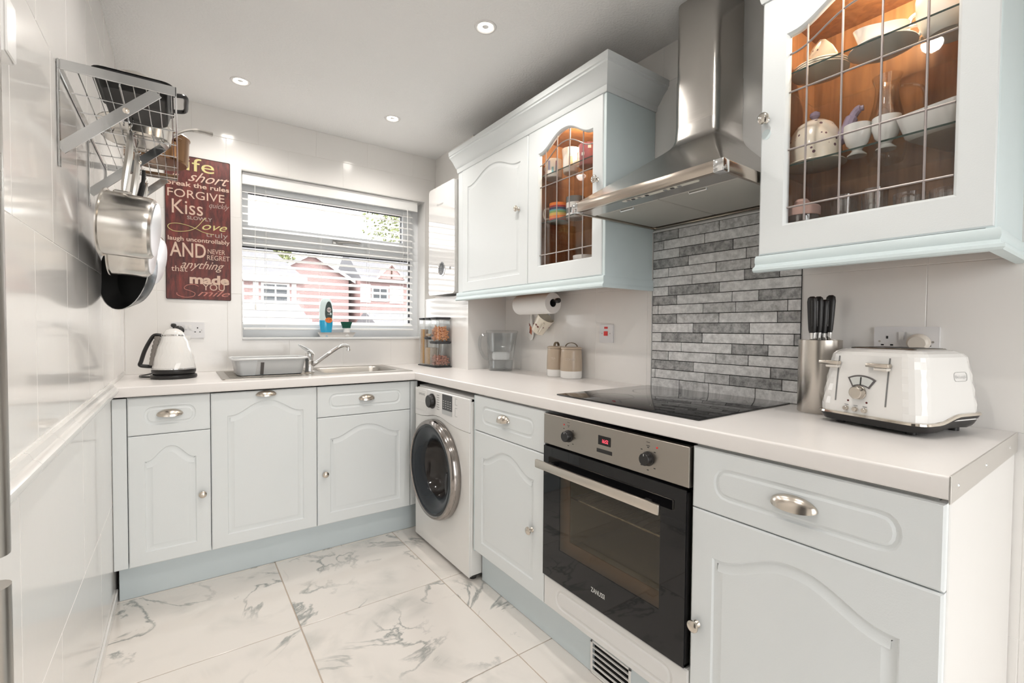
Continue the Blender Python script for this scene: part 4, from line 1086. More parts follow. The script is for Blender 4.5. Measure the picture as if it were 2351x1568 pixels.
# ------------------------------------------------------------------ things on the window sill
ty = empty('soap_tray', (-0.252, 0.643, 1.1056), 'small white rectangular tray on the window sill', 'tray')
tr = [rrect(-0.357+i_, 0.633+i_, -0.157-i_, 0.650-i_*0.6, 0.008) for i_ in (0.0, -0.016, -0.013, 0.004)]
part(ty, 'dish', G().loft([[(x, y, z) for x, y in q] for q, z in zip(tr, (1.1058, 1.136, 1.1355, 1.110))]), M('sill_tray_white', (0.78, 0.75, 0.72), rough=0.3))
AQUA = M('pale_aqua_plastic', (0.70, 0.84, 0.84), rough=0.15, coat=0.3)
BLUE = M('blue_liquid_plastic', (0.02, 0.42, 0.72), rough=0.12, coat=0.4)
wb_ = empty('washing_up_bottle', (-0.322, 0.643, 1.110), 'blue washing-up liquid bottle standing in the sill tray', 'bottle')
def oval(prof, cx, cy, sy):
    return G().loft([[(cx+r*math.cos(2*PI*j/24), cy+r*sy*math.sin(2*PI*j/24), z) for j in range(24)] for r, z in prof])
part(wb_, 'liquid_part', oval([(0.026, 1.1108), (0.029, 1.116), (0.035, 1.15), (0.0395, 1.185), (0.041, 1.212)], -0.322, 0.643, 0.52), BLUE)
part(wb_, 'clear_part', oval([(0.041, 1.212), (0.0415, 1.25), (0.040, 1.29), (0.036, 1.32), (0.030, 1.338), (0.020, 1.348), (0.004, 1.351)], -0.322, 0.643, 0.52), AQUA)
FBt = lambda u, w, n: Vector((-0.322+u, 0.643-0.0218*math.sqrt(max(0.05, 1-(u/0.043)**2))-n, w))
def disc(cx, cw, a, b, n, top=1.0, N_=28):
    return G().add([FBt(cx, cw, n)]+[FBt(cx+a*math.cos(2*PI*k/N_), cw+b*math.sin(2*PI*k/N_)*(top if math.sin(2*PI*k/N_) > 0 else 1), n) for k in range(N_)], [(0, 1+k, 1+(k+1) % N_) for k in range(N_)])
lb = part(wb_, 'label', disc(0.012, 1.255, 0.024, 0.045, 0.0006, 1.7), M('label_dark_green', (0.05, 0.075, 0.07), rough=0.3))
part(lb, 'label_disc', disc(0.013, 1.278, 0.0135, 0.0165, 0.0010), M('label_cream', (0.62, 0.56, 0.54), rough=0.3))
part(lb, 'label_band', disc(0.012, 1.213, 0.023, 0.017, 0.0012), M('label_orange', (0.80, 0.22, 0.06), rough=0.3))
part(lb, 'lettering', text('FLIP', 0.012, FBt, 0.002, 1.274, 0.0013, bold=0.0003), BLACKPR, smooth=0)
part(lb, 'lettering', text('MAX', 0.010, FBt, 0.003, 1.247, 0.0012), PRINTL, smooth=0)
sc_ = empty('scrubber', (-0.196, 0.643, 1.110), 'dark green scrubbing brush head upright in the sill tray', 'scrubber')
part(sc_, 'holder', G().lathe([(0, 0), (0.019, 0), (0.021, 0.02), (0.018, 0.052), (0.0, 0.053)], 24, (-0.196, 0.643, 1.1102)), WHITEP)
part(sc_, 'bristles', oval([(0.026, 1.1638), (0.0265, 1.173), (0.036, 1.200), (0.0355, 1.204), (0.030, 1.2045)], -0.196, 0.643, 0.64), M('green_bristle', (0.012, 0.10, 0.065), rough=0.8, bump=0.8, bscale=900), label='dark green bristles')

# ------------------------------------------------------------------ storage containers by the boiler wall
DLID = M('charcoal_lid', (0.035, 0.037, 0.04), rough=0.4)
single('container_tray', G().poly(rrect(0.232, 0.206, 0.345, 0.492, 0.012), ZC+0.0004, ZC+0.007, lambda u, w, n: Vector((u, w, n))), DLID, 'dark flat tray under the food storage containers', 'tray')
CB = ZC+0.0075
def container(x0, x1, y0, y1, z0, z1, label, fill=None):
    t = empty('food_container', ((x0+x1)/2, (y0+y1)/2, z0), label, 'container', 'clear food storage containers')
    R_ = lambda i_, z: [(x, y, z) for x, y in rrect(x0+i_, y0+i_, x1-i_, y1-i_, 0.012, 3)]
    part(t, 'jar', G().loft([R_(0.003, z0), R_(0.0, z0+0.004), R_(0.0, z1-0.014), R_(0.0025, z1-0.014), R_(0.0025, z0+0.004)], True, True), PLASTICCLEAR)
    part(t, 'lid', G().loft([R_(0.004, z1-0.015), R_(0.001, z1-0.014), R_(-0.002, z1-0.006), R_(-0.002, z1-0.001), R_(0.002, z1)]), DLID, label='charcoal lid')
    return t
c1 = container(0.238, 0.308, 0.410, 0.486, CB, 1.236, 'tall clear container of spaghetti, farthest on the dark tray')
SPAG = M('dry_spaghetti', (0.72, 0.42, 0.16), rough=0.5, bump=0.3, bscale=300, stretch=(1, 1, 0.02))
g = G()
for k in range(26):
    x = 0.273+random.uniform(-0.024, 0.024); y = 0.448+random.uniform(-0.026, 0.026)
    g.tube([(x, y, CB+0.006), (x+random.uniform(-0.004, 0.004), y+random.uniform(-0.004, 0.004), CB+0.235)], 0.0032, 5)
sg = part(c1, 'spaghetti', g, SPAG); sg['kind'] = 'stuff'
c2a = container(0.238, 0.320, 0.322, 0.404, CB, 1.108, 'lower clear container of pale rice beside the spaghetti')
PASTA1 = M('pale_grain', (0.62, 0.42, 0.24), rough=0.6, bump=1.0, bscale=160, var=0.35, vscale=120)
PASTA2 = M('orange_pasta', (0.72, 0.30, 0.10), rough=0.5, var=0.3, vscale=40)
PASTA3 = M('red_brown_pasta', (0.42, 0.17, 0.11), rough=0.5, var=0.4, vscale=40)
part(c2a, 'rice', G().box(0.243, 0.327, CB+0.006, 0.315, 0.399, CB+0.115, 0.008, 2), PASTA1)['kind'] = 'stuff'
c2b = container(0.240, 0.318, 0.324, 0.402, 1.109, 1.237, 'upper clear container stacked on the rice container')
part(c2b, 'rice', G().box(0.245, 0.329, 1.114, 0.313, 0.397, 1.130, 0.006, 2), PASTA1)['kind'] = 'stuff'
def loose(parent, name, mat, x0, x1, y0, y1, z0, hgt, n, L_, r):
    g = G(); rnd = random.Random(3)
    for k in range(n):
        x, y = rnd.uniform(x0, x1), rnd.uniform(y0, y1); z = z0+hgt*(rnd.random()**0.8)*(1-0.35*abs((y-(y0+y1)/2)/((y1-y0)/2)))
        a, b = rnd.uniform(0, PI), rnd.uniform(-0.8, 0.8)
        d = Vector((math.cos(a)*math.cos(b), math.sin(a)*math.cos(b), math.sin(b)))*L_/2
        p = Vector((min(max(x, x0+L_/3), x1-L_/3), min(max(y, y0+L_/3), y1-L_/3), z))
        g.tube([p-d, p+d], r, 6)
    o = part(parent, name, g, mat); o['kind'] = 'stuff'; return o
c3a = container(0.236, 0.342, 0.213, 0.316, CB, 1.083, 'lower large container of red-brown pasta, nearest on the dark tray')
loose(c3a, 'pasta_pieces', PASTA3, 0.245, 0.334, 0.222, 0.307, CB+0.010, 0.060, 150, 0.022, 0.005)
c3b = container(0.239, 0.339, 0.216, 0.313, 1.084, 1.238, 'upper large container of orange penne stacked nearest the jug')
loose(c3b, 'penne_pieces', PASTA2, 0.247, 0.331, 0.224, 0.305, 1.094, 0.085, 170, 0.030, 0.0055)

# ------------------------------------------------------------------ water filter jug
jg = empty('water_filter_jug', (0.49, -0.135, ZC+0.0004), 'clear plastic water filter jug on the worktop in the corner', 'jug', rz=math.radians(-35))
def jr(a, b, z, dx=0): return [(dx+x, y, z) for x, y in rrect(-a, -b, a, b, min(a, b)*0.6, 5)]
JUG = thin_glass('jug_plastic', tint=(0.955, 0.962, 0.965), refl=0.06, rough=0.06)
JFUN = thin_glass('jug_funnel_plastic', tint=(0.90, 0.91, 0.915), refl=0.06, rough=0.1)
part(jg, 'jug_body', G().loft([jr(0.066, 0.045, 0), jr(0.070, 0.050, 0.006), jr(0.080, 0.058, 0.12), jr(0.092, 0.062, 0.226, 0.006), jr(0.090, 0.060, 0.226, 0.006), jr(0.068, 0.048, 0.008)], True, True), JUG, local=True)
part(jg, 'funnel', G().loft([jr(0.083, 0.055, 0.222, 0.004), jr(0.078, 0.052, 0.170), jr(0.066, 0.046, 0.118), jr(0.050, 0.040, 0.110)], False, False), JFUN, local=True)
part(jg, 'filter_cartridge', G().loft([jr(0.046, 0.034, 0.065), jr(0.052, 0.038, 0.075), jr(0.052, 0.038, 0.100), jr(0.044, 0.032, 0.112)]), M('cartridge_white', (0.74, 0.75, 0.75), rough=0.4), local=True)
part(jg, 'lid', G().loft([jr(0.094, 0.064, 0.226, 0.006), jr(0.096, 0.066, 0.230, 0.007), jr(0.092, 0.060, 0.238, 0.006), jr(0.070, 0.040, 0.241, 0.004)]), JUG, local=True)
part(jg, 'handle', G().tube(smoothpath([(-0.082, 0, 0.215), (-0.118, 0, 0.205), (-0.128, 0, 0.165), (-0.122, 0, 0.120), (-0.100, 0, 0.080), (-0.076, 0, 0.062)]), 0.009, 8), JFUN, local=True)
WATER = thin_glass('jug_water', tint=(0.95, 0.965, 0.97), refl=0.03)
part(jg, 'water', G().loft([jr(0.064, 0.044, 0.010), jr(0.070, 0.049, 0.060)]), WATER, local=True)

# ------------------------------------------------------------------ beige canisters
TAUPE = M('taupe_glaze', (0.46, 0.37, 0.28), rough=0.3, coat=0.3)
STRAP = M('leather_strap', (0.17, 0.13, 0.085), rough=0.6)
for x, y, r, hsc, rz, lab, word in ((0.548, -0.575, 0.051, 1.0, 0.5, 'taupe canister with white base and strap handle, nearer the jug', 'TEA'), (0.550, -0.688, 0.056, 1.0, 2.1, 'taupe canister with white base and strap handle, nearer the hob', 'COFFEE')):
    t = empty('canister', (x, y, ZC+0.0004), lab, 'canister', 'taupe kitchen canisters', rz=rz)
    part(t, 'base', G().lathe([(0, 0), (r*0.92, 0), (r*0.98, 0.004), (r, 0.038)], 32), WHITEE, local=True)
    part(t, 'body', G().lathe([(r, 0.038), (r*1.0, 0.06), (r*0.975, 0.10), (r*0.94, 0.130), (r*0.93, 0.143), (r*0.90, 0.147), (0, 0.147)], 32), TAUPE, local=True)
    part(t, 'lid', G().lathe([(r*0.94, 0.148), (r*0.97, 0.151), (r*0.95, 0.156), (r*0.80, 0.160), (0, 0.161)], 32), TAUPE, local=True)
    g = G(); hp = [(0.033*math.cos(PI*k/10), 0.158+0.024*math.sin(PI*k/10)) for k in range(11)]
    g.loft([[(a, -0.006, b), (a, 0.006, b), (a*0.90, 0.006, b-0.003*math.sin(PI*k/10)-0.0005), (a*0.90, -0.006, b-0.003*math.sin(PI*k/10)-0.0005)] for k, (a, b) in enumerate(hp)])
    part(t, 'strap_handle', g, STRAP, local=True)
    th0 = math.atan2(CY-y, CX-x)-rz-0.25
    Fc = lambda u, w, n, r=r, th0=th0: Vector(((r*0.985+n)*math.cos(th0+u/r), (r*0.985+n)*math.sin(th0+u/r), w))
    part(t, 'lettering', text(word, 0.016, Fc, -0.02, 0.092, 0.0006), M('embossed_print', (0.58, 0.52, 0.45), rough=0.4), local=True, smooth=0)

# ------------------------------------------------------------------ kitchen roll, hanging cup and spoon
kr = empty('kitchen_roll', (0.50, -0.455, 1.246), 'white kitchen roll hanging under the wall cabinet', 'kitchen roll')
part(kr, 'paper', G().lathe([(0.021, 0), (0.054, 0), (0.055, 0.002), (0.055, 0.286), (0.054, 0.288), (0.021, 0.288), (0.021, 0)], 40, (0.50, -0.600, 1.302), axis='y'), M('roll_paper', (0.86, 0.85, 0.83), rough=0.9, bump=0.25, bscale=400))
part(kr, 'core', G().lathe([(0.0205, 0.001), (0.0205, 0.287), (0.0195, 0.287), (0.0195, 0.001), (0.0205, 0.001)], 24, (0.50, -0.600, 1.302), axis='y'), DARKGREY)
rh_ = empty('roll_holder', (0.50, -0.40, 1.31), 'black kitchen roll holder rod fixed under the wall cabinet', 'roll holder')
part(rh_, 'rod', G().tube([(0.50, -0.628, 1.313), (0.50, -0.312, 1.313)], 0.0065, 8), BLACKP)
part(rh_, 'bracket', G().tube([(0.50, -0.311, 1.302), (0.50, -0.308, 1.366), (0.50, -0.20, 1.369)], 0.004, 7), NICKEL)
part(rh_, 'end_knob', G().lathe([(0, 0), (0.012, 0.001), (0.0135, 0.006), (0.0135, 0.018), (0.012, 0.022), (0, 0.022)], 18, (0.50, -0.648, 1.313), axis='y'), BLACKP)
part(rh_, 'mount', G().box(0.465, -0.20, 1.366, 0.535, -0.10, 1.3735, 0.002), CHROME)
HEART = M('heart_print', (0.22, 0.07, 0.06), rough=0.4)
hc = bpy.data.objects.new('hanging_cup', None); COL.objects.link(hc)
tag(hc, 'cream cup with dark hearts hanging behind the kitchen roll', 'cup')
hc.location = (0.568, -0.385, 1.152); hc.scale = (1.3, 1.3, 1.3)
ax = Vector((0.10, -0.62, 0.78)).normalized(); xx = ax.orthogonal().normalized(); yy = ax.cross(xx)
hc.rotation_euler = Matrix(((xx.x, yy.x, ax.x), (xx.y, yy.y, ax.y), (xx.z, yy.z, ax.z))).to_euler()
part(hc, 'cup_body', G().lathe([(0, 0), (0.026, 0), (0.030, 0.004), (0.039, 0.080), (0.0365, 0.080), (0.028, 0.008), (0, 0.006)], 32), CREAMC, local=True)
for k in range(12):
    th = k*2.4; zz_ = 0.018+0.056*((k*0.37) % 1)
    rr_ = 0.0305+0.0085*(zz_/0.08)+0.0006
    pts = [(0.0055*1.0*math.sin(q)**3, 0.0012*(3.6*math.cos(q)-1.4*math.cos(2*q)-0.5*math.cos(3*q))) for q in [2*PI*i_/16 for i_ in range(16)]]
    part(hc, 'heart', G().add([((rr_)*math.cos(th+a/rr_), rr_*math.sin(th+a/rr_), zz_+b) for a, b in pts], [tuple(range(16))]), HEART, local=True, smooth=0)
part(hc, 'cup_handle', G().tube(smoothpath([(-0.037, 0, 0.066), (-0.056, 0, 0.068), (-0.062, 0, 0.045), (-0.052, 0, 0.025), (-0.032, 0, 0.02)]), 0.004, 7), CREAMC, local=True)
sn = empty('ceramic_spoon', (0.60, -0.285, 1.135), 'white ceramic spoon with bird print hanging on the wall', 'spoon')
Fsp = lambda u, w, n: Vector((0.612-n, -0.275-u, w-0.018))
g = G(); rings = []
for i_, (hw, w) in enumerate(((0.004, 1.118), (0.016, 1.124), (0.025, 1.142), (0.028, 1.165), (0.025, 1.192), (0.016, 1.222), (0.010, 1.25), (0.008, 1.30), (0.008, 1.325), (0.004, 1.33))):
    rings.append([Fsp(hw*math.cos(2*PI*j/12), w, 0.004+0.004*math.sin(2*PI*j/12)) for j in range(12)])
part(sn, 'spoon_body', G().loft(rings), CERAMIC)
part(sn, 'bird_print', G().poly([(0.0, 1.158), (0.012, 1.150), (0.015, 1.172), (0.010, 1.198), (-0.002, 1.206), (-0.008, 1.190), (-0.006, 1.168)], 0.0082, 0.0086, Fsp), M('rust_print', (0.55, 0.16, 0.07), rough=0.4))
part(sn, 'bird_wing', G().poly([(-0.010, 1.162), (-0.004, 1.160), (0.002, 1.178), (-0.004, 1.186)], 0.0087, 0.0090, Fsp).poly([(-0.008, 1.20), (0.002, 1.208), (-0.014, 1.222)], 0.0087, 0.0090, Fsp), HEART)

# ------------------------------------------------------------------ knife block
kb = empty('knife_block', (0.527, -1.828, ZC+0.0004), 'round brushed steel knife block beside the toaster', 'knife block')
part(kb, 'cylinder', G().lathe([(0, 0), (0.056, 0), (0.057, 0.003), (0.057, 0.2205), (0.0555, 0.2215), (0.052, 0.2215), (0.051, 0.212), (0, 0.212)], 40, (0.527, -1.828, ZC+0.0004)), M('knife_block_steel', (0.62, 0.58, 0.53), rough=0.25, metal=1.0, bump=0.05, bscale=50, stretch=(1, 1, 40)))
part(kb, 'insert', G().lathe([(0, 0.2085), (0.0505, 0.2085)], 32, (0.527, -1.828, ZC+0.003)), BLACKP)
for i_, (dx, dy, hh, lean, lab) in enumerate(((-0.030, 0.010, 0.140, -0.004, 'leftmost black knife handle in the steel block'), (-0.008, 0.004, 0.141, 0.000, 'second black knife handle from the left in the steel block'), (0.010, -0.002, 0.132, 0.003, 'short black knife handle, third from left in the steel block'), (0.026, -0.012, 0.146, 0.006, 'tallest and rightmost black knife handle in the steel block'))):
    bx_, by_ = 0.527+dx, -1.828+dy; z0 = ZC+0.213
    t = empty('kitchen_knife', (bx_, by_, z0), lab, 'knife', 'knives in the steel block')
    rings = []
    for q, a, b in ((0.030, 0.006, 0.009), (0.040, 0.0075, 0.011), (0.075, 0.0085, 0.0125), (0.105, 0.0095, 0.0135), (0.125, 0.010, 0.014), (0.137, 0.0085, 0.012), (0.142, 0.004, 0.006)):
        q2 = q*hh/0.142
        rings.append([(bx_+lean*q/0.14+a*math.cos(2*PI*j/12), by_-lean*0.4*q/0.14+b*math.sin(2*PI*j/12), z0+q2) for j in range(12)])
    part(t, 'handle', G().loft(rings), BLACKP)
    part(t, 'bolster', G().loft([[(bx_+0.0045*math.cos(2*PI*j/12), by_+0.007*math.sin(2*PI*j/12), z0+0.0) for j in range(12)], [(bx_+0.0062*math.cos(2*PI*j/12), by_+0.0098*math.sin(2*PI*j/12), z0+0.031*hh/0.142) for j in range(12)]]), CHROME)
    part(t, 'rivet', G().tube([(bx_-0.0098, by_-0.002, z0+0.05), (bx_-0.0112+lean*0.8, by_-0.002, z0+0.128)], 0.0010, 5), CHROME)
    part(t, 'blade', G().box(bx_-0.001, by_-0.006, z0-0.15, bx_+0.001, by_+0.006, z0), CHROME)

# ------------------------------------------------------------------ toaster
ta = math.atan2(-0.963, -0.27)      # local +x runs along the front, seen left to right
ts = empty('toaster', (0.4665, -2.032, ZC+0.0004), 'white four-slice toaster with faceted corner on the worktop', 'toaster', rz=ta)
TW, TD = 0.128, 0.124
def tlift(x, y):
    if abs(x) < TW*0.80: return 0.0
    q = min(1.0, max(0.0, (y+0.062)/0.085)); k = min(1.0, (abs(x)-TW*0.80)/(TW*0.12))
    return 0.0165*q*q*(3-2*q)*k
def tring(hw, hd, z, r=0.035, n=5, jit=0.0, ph=0, lf=0.0):
    pts = []
    for cx, cy, a0 in ((hw-r, -hd+r, -PI/2), (hw-r, hd-r, 0), (-hw+r, hd-r, PI/2), (-hw+r, -hd+r, PI)):
        for i_ in range(n+1):
            a = a0+PI/2*i_/n; q = jit*(1 if (i_+ph) % 2 else -1) if 0 < i_ < n else 0
            x_, y_ = cx+(r+q)*math.cos(a), cy+(r+q)*math.sin(a)
            pts.append((x_, y_, z+lf*tlift(x_, y_)))
    if lf:      # extra points along the long sides so the arch can bend
        out = []
        for i_, p_ in enumerate(pts):
            out.append(p_); q_ = pts[(i_+1) % len(pts)]
            if abs(p_[1]-q_[1]) > 0.08:
                for k in range(1, 12):
                    f_ = k/12; x_, y_ = p_[0]+(q_[0]-p_[0])*f_, p_[1]+(q_[1]-p_[1])*f_
                    out.append((x_, y_, z+lf*tlift(x_, y_)))
        pts = out
    return pts
part(ts, 'base', G().loft([tring(TW-0.016, TD-0.016, 0.008, lf=0.6), tring(TW-0.006, TD-0.006, 0.010, lf=0.8), tring(TW+0.001, TD+0.001, 0.026, lf=1.0)]), BLACKP, local=True)
part(ts, 'chrome_trim', G().loft([tring(TW+0.001, TD+0.001, 0.026, lf=1.0), tring(TW+0.004, TD+0.004, 0.028, lf=1.0), tring(TW+0.003, TD+0.003, 0.033, lf=1.0), tring(TW-0.001, TD-0.001, 0.0345, lf=1.0)]), M('trim_chrome', (0.72, 0.66, 0.58), rough=0.1, metal=1.0), local=True)
rings = []
for i_ in range(9):
    t_ = i_/8; hw, hd = TW-0.001-0.014*t_**1.3, TD-0.001-0.014*t_**1.3
    rings.append(tring(hw, hd, 0.034+0.142*t_, 0.038, 5, 0.0016 if 0 < i_ < 8 else 0, i_))
for t_, z in ((0.016, 0.186), (0.022, 0.194), (0.032, 0.200), (0.046, 0.203)):
    rings.append(tring(TW-0.001-t_, TD-0.001-t_, z, 0.036))
part(ts, 'body', G().loft(rings, True, True), WHITEE, local=True, smooth=5)
tpz = part(ts, 'top_plate', G().loft([tring(TW-0.050, TD-0.050, 0.2031, 0.02), tring(TW-0.052, TD-0.052, 0.2056, 0.02)]), STEEL, local=True)
for k in range(4):
    x = -0.057+0.038*k
    part(tpz, 'slot', G().box(x-0.010, -0.064, 0.2057, x+0.010, 0.064, 0.2062), BLACKPR, local=True)
sl_ = -0.012/0.142
def FT(u, w, n):    # front face of the toaster, leaning back
    return Vector((u, -(TD-0.001-0.014*((w-0.034)/0.142)**1.3 if w > 0.034 else TD-0.001)-n, w))
for u in (-0.073, 0.050):
    part(ts, 'lever_slot', G().add([FT(u-0.0018, 0.062+0.012*k, 0.0006) for k in range(11)]+[FT(u+0.0018, 0.062+0.012*k, 0.0006) for k in range(11)], [(k, 11+k, 12+k, k+1) for k in range(10)]), M('slot_grey', (0.20, 0.20, 0.20), rough=0.5), local=True)
    lv_ = part(ts, 'lever', G().box(u-0.046, -TD-0.014+0.010, 0.158, u+0.007, -TD+0.012, 0.168, 0.002, 2), NICKEL, local=True)
    part(lv_, 'lever_stem', G().box(u-0.028, -TD-0.002, 0.150, u+0.004, -TD+0.014, 0.158, 0.002), M('lever_white', (0.78, 0.74, 0.68), rough=0.3), local=True)
fan = []
for k in range(13):
    a = math.radians(62-124*k/12*0.62-11); fan.append((-0.014+0.060*math.sin(-a+0.0), 0.086+0.044*math.cos(a)+0.0))
A0, A1 = -0.52, 0.58
outer_ = [(-0.012+0.066*math.sin(A0+(A1-A0)*k/12), 0.069+0.066*math.cos(A0+(A1-A0)*k/12)) for k in range(13)]
inner_ = [(-0.012+0.039*math.sin(A1-(A1-A0)*k/12), 0.069+0.039*math.cos(A1-(A1-A0)*k/12)) for k in range(13)]
part(ts, 'gauge_frame', G().poly(outer_+inner_, 0.0004, 0.0020, FT), M('gauge_frame_dark', (0.16, 0.15, 0.15), rough=0.3, metal=0.6), local=True)
o3 = [(-0.012+0.062*math.sin(A0+0.07+(A1-A0-0.14)*k/12), 0.069+0.062*math.cos(A0+0.07+(A1-A0-0.14)*k/12)) for k in range(13)]
i3 = [(-0.012+0.042*math.sin(A1-0.09-(A1-A0-0.18)*k/12), 0.069+0.042*math.cos(A1-0.09-(A1-A0-0.18)*k/12)) for k in range(13)]
gf = part(ts, 'gauge_face', G().poly(o3+i3, 0.0020, 0.0024, FT), M('gauge_white', (0.66, 0.68, 0.66), rough=0.25), local=True)
part(gf, 'needle', G().poly([(-0.013, 0.110), (-0.010, 0.110), (-0.010, 0.130), (-0.013, 0.130)], 0.0024, 0.0030, FT), BLACKPR, local=True)
fry = Matrix(((1, 0, 0), (0, 0, -1), (0, 1, 0)))
def fknob(nm, u, w, r, h, mat):
    c = FT(u, w, 0.0)
    return part(ts, nm, G().lathe([(r*1.08, 0), (r*1.08, h*0.15), (r, h*0.2), (r*0.96, h*0.92), (r*0.86, h), (0, h)], 24, c, frame=fry), mat, local=True)
fknob('dial', -0.014, 0.090, 0.0165, 0.018, NICKEL)
for u in (-0.043, -0.020, 0.003): fknob('button', u, 0.046, 0.0058, 0.008, NICKEL)
for u in (-0.040, 0.006): fknob('indicator_light', u, 0.066, 0.0024, 0.001, M('dark_red_led', (0.10, 0.02, 0.02), rough=0.2))
for k_, u in enumerate((-0.043, -0.020, 0.003)): part(ts, 'printed_mark', G().poly([(u-0.005, 0.0545), (u+0.005, 0.0545), (u+0.005, 0.0560), (u-0.005, 0.0560)], 0.0003, 0.0006, FT), PRINTG, local=True, smooth=0)
def FS(u, w, n):    # right-hand side of the toaster
    return Vector(((TW-0.001-0.014*((w-0.034)/0.142)**1.3)+n, u, w))
bd = part(ts, 'badge', G().tube([FS(a, b, 0.0008) for a, b in rrect(0.012, 0.128, 0.062, 0.150, 0.008, 4)], 0.0008, 5, closed=True), M('badge_grey', (0.58, 0.58, 0.57), rough=0.3), local=True)
part(bd, 'lettering', text("De'Longhi", 0.0105, FS, 0.0155, 0.1355, 0.0006), M('badge_print', (0.50, 0.50, 0.50), rough=0.4), local=True, smooth=0)
for sx in (-1, 1):
    for sy in (-1, 1):
        part(ts, 'foot', G().cyl((sx*0.085, sy*0.082, 0.0), 0.011, 0.012, 'z', 14), BLACKP, local=True)
# ------------------------------------------------------------------ wall pot rack
RKM = M('rack_steel', (0.70, 0.71, 0.72), rough=0.15, metal=1.0, rvar=0.06, vscale=20)
RX0, RX1, RY0, RY1, RZ = XL+0.006, -1.075, -0.905, -0.03, 1.785
pr = empty('pot_rack', (-1.19, -0.47, RZ), 'steel wire pot rack on three wall brackets high on the left wall', 'pot rack')
part(pr, 'end_bar', G().box(RX0, RY0-0.003, RZ-0.012, RX1, RY0+0.001, RZ+0.012, 0.0008), RKM)
part(pr, 'end_bar', G().box(RX0, RY1-0.001, RZ-0.012, RX1, RY1+0.003, RZ+0.012, 0.0008), RKM)
part(pr, 'front_bar', G().box(RX1-0.003, RY0-0.003, RZ-0.012, RX1+0.001, RY1+0.003, RZ+0.012, 0.0008), RKM)
part(pr, 'wall_bar', G().box(XL+0.0008, RY0-0.003, RZ-0.012, XL+0.0045, RY1+0.003, RZ+0.012, 0.0008), RKM)
part(pr, 'middle_bar', G().box(-1.192, RY0, RZ-0.020, -1.188, RY1, RZ+0.000, 0.0008), RKM)
for k in range(8):
    x = RX0+0.030+0.0262*k
    part(pr, 'wire', G().tube([(x, RY0, RZ-0.006), (x, RY1, RZ-0.006)], 0.0017, 6), RKM)
for k in range(6):
    y = RY0+0.145+0.135*k if k < 5 else RY1-0.03
    part(pr, 'cross_wire', G().tube([(RX0, y, RZ-0.0095), (RX1, y, RZ-0.0095)], 0.0019, 6), RKM)
for y in (RY0+0.004, -0.452, RY1-0.004):
    br = part(pr, 'bracket', G().box(XL+0.0008, y-0.008, 1.545, XL+0.0045, y+0.008, RZ-0.012, 0.0006), RKM)
    p0, p1 = Vector((XL+0.004, y-0.006, 1.585)), Vector((-1.115, y-0.006, RZ-0.014))
    d_ = (p1-p0).normalized(); n_ = Vector((-d_.z, 0, d_.x))*0.0125
    part(br, 'brace', G().loft([[p0+n_, p0-n_, p0-n_+Vector((0, 0.004, 0)), p0+n_+Vector((0, 0.004, 0))], [p1+n_, p1-n_, p1-n_+Vector((0, 0.004, 0)), p1+n_+Vector((0, 0.004, 0))]]), RKM)
    pm = p0+(p1-p0)*0.66
    part(br, 'bolt', G().lathe([(0.007, 0), (0.007, 0.002), (0.004, 0.004), (0, 0.0045)], 14, pm, frame=Matrix(((1, 0, 0), (0, 0, -1), (0, 1, 0)))), NICKEL)

def hung(name, label, cat, loc, yaw, tilt, group=None):
    o = bpy.data.objects.new(name, None); COL.objects.link(o); o.empty_display_size = 0.05
    o.matrix_world = Matrix.Translation(loc) @ Matrix.Rotation(yaw, 4, 'Z') @ Matrix.Rotation(tilt, 4, 'Y')
    tag(o, label, cat, group); return o
FX = Matrix(((0, 0, 1), (0, 1, 0), (-1, 0, 0)))     # lathe axis -> local +x
def saucepan(loc, yaw, tilt, R, depth, front, hl, label):
    t = hung('saucepan', label, 'saucepan', loc, yaw, tilt, 'pans hanging from the rack')
    c = (-front, 0, -hl-R+0.004)
    part(t, 'pan_body', G().lathe([(R+0.006, -0.002), (R+0.006, 0.0015), (R, 0.004), (R*0.995, depth-0.018), (R*0.96, depth-0.006), (R*0.88, depth), (0, depth), (0, depth-0.003), (R*0.86, depth-0.003), (R*0.97, depth-0.018), (R-0.002, 0.004), (R-0.001, -0.002), (R+0.006, -0.002)], 44, c, frame=FX), PANSTEEL)
    part(t, 'pan_base', G().lathe([(R*0.86, depth+0.0002), (R*0.86, depth+0.003), (R*0.80, depth+0.004), (0, depth+0.004)], 40, c, frame=FX), M('pan_base_steel', (0.72, 0.72, 0.73), rough=0.32, metal=1.0))
    hp = smoothpath([(0, 0, -0.002), (0.003, 0, -0.03), (0.004, 0, -0.07), (0.002, 0, -hl*0.6), (0, 0, -hl*0.85), (0, 0, -hl+0.004)], 4)
    n = len(hp); rad = [0.004+0.006*math.sin(PI*min(1, i_/(n-1)*1.05))**0.7 for i_ in range(n)]
    h_ = part(t, 'pan_handle', G().tube(hp, rad, 9), PANSTEEL)
    part(h_, 'hanging_loop', G().tube([(0, 0.008*math.cos(2*PI*k/14), 0.006+0.010*math.sin(2*PI*k/14)) for k in range(14)], 0.0022, 6, closed=True), PANSTEEL)
    part(t, 'handle_plate', G().box(-0.022, -0.014, -hl-0.010, 0.022, 0.014, -hl+0.010, 0.003), PANSTEEL)
    return t
_part = part
def part(parent, name, g, mat, local=None, smooth=35.0, label=None):
    r_ = rootof(parent)
    if local is None: local = r_.name.split('.')[0] in ('saucepan', 'frying_pan')
    return _part(parent, name, g, mat, local, smooth, label)
ZH = RZ-0.040
saucepan((-1.188, -0.655, ZH), math.radians(-6), math.radians(5), 0.092, 0.118, 0.036, 0.195, 'large stainless saucepan hanging at the front of the rack')
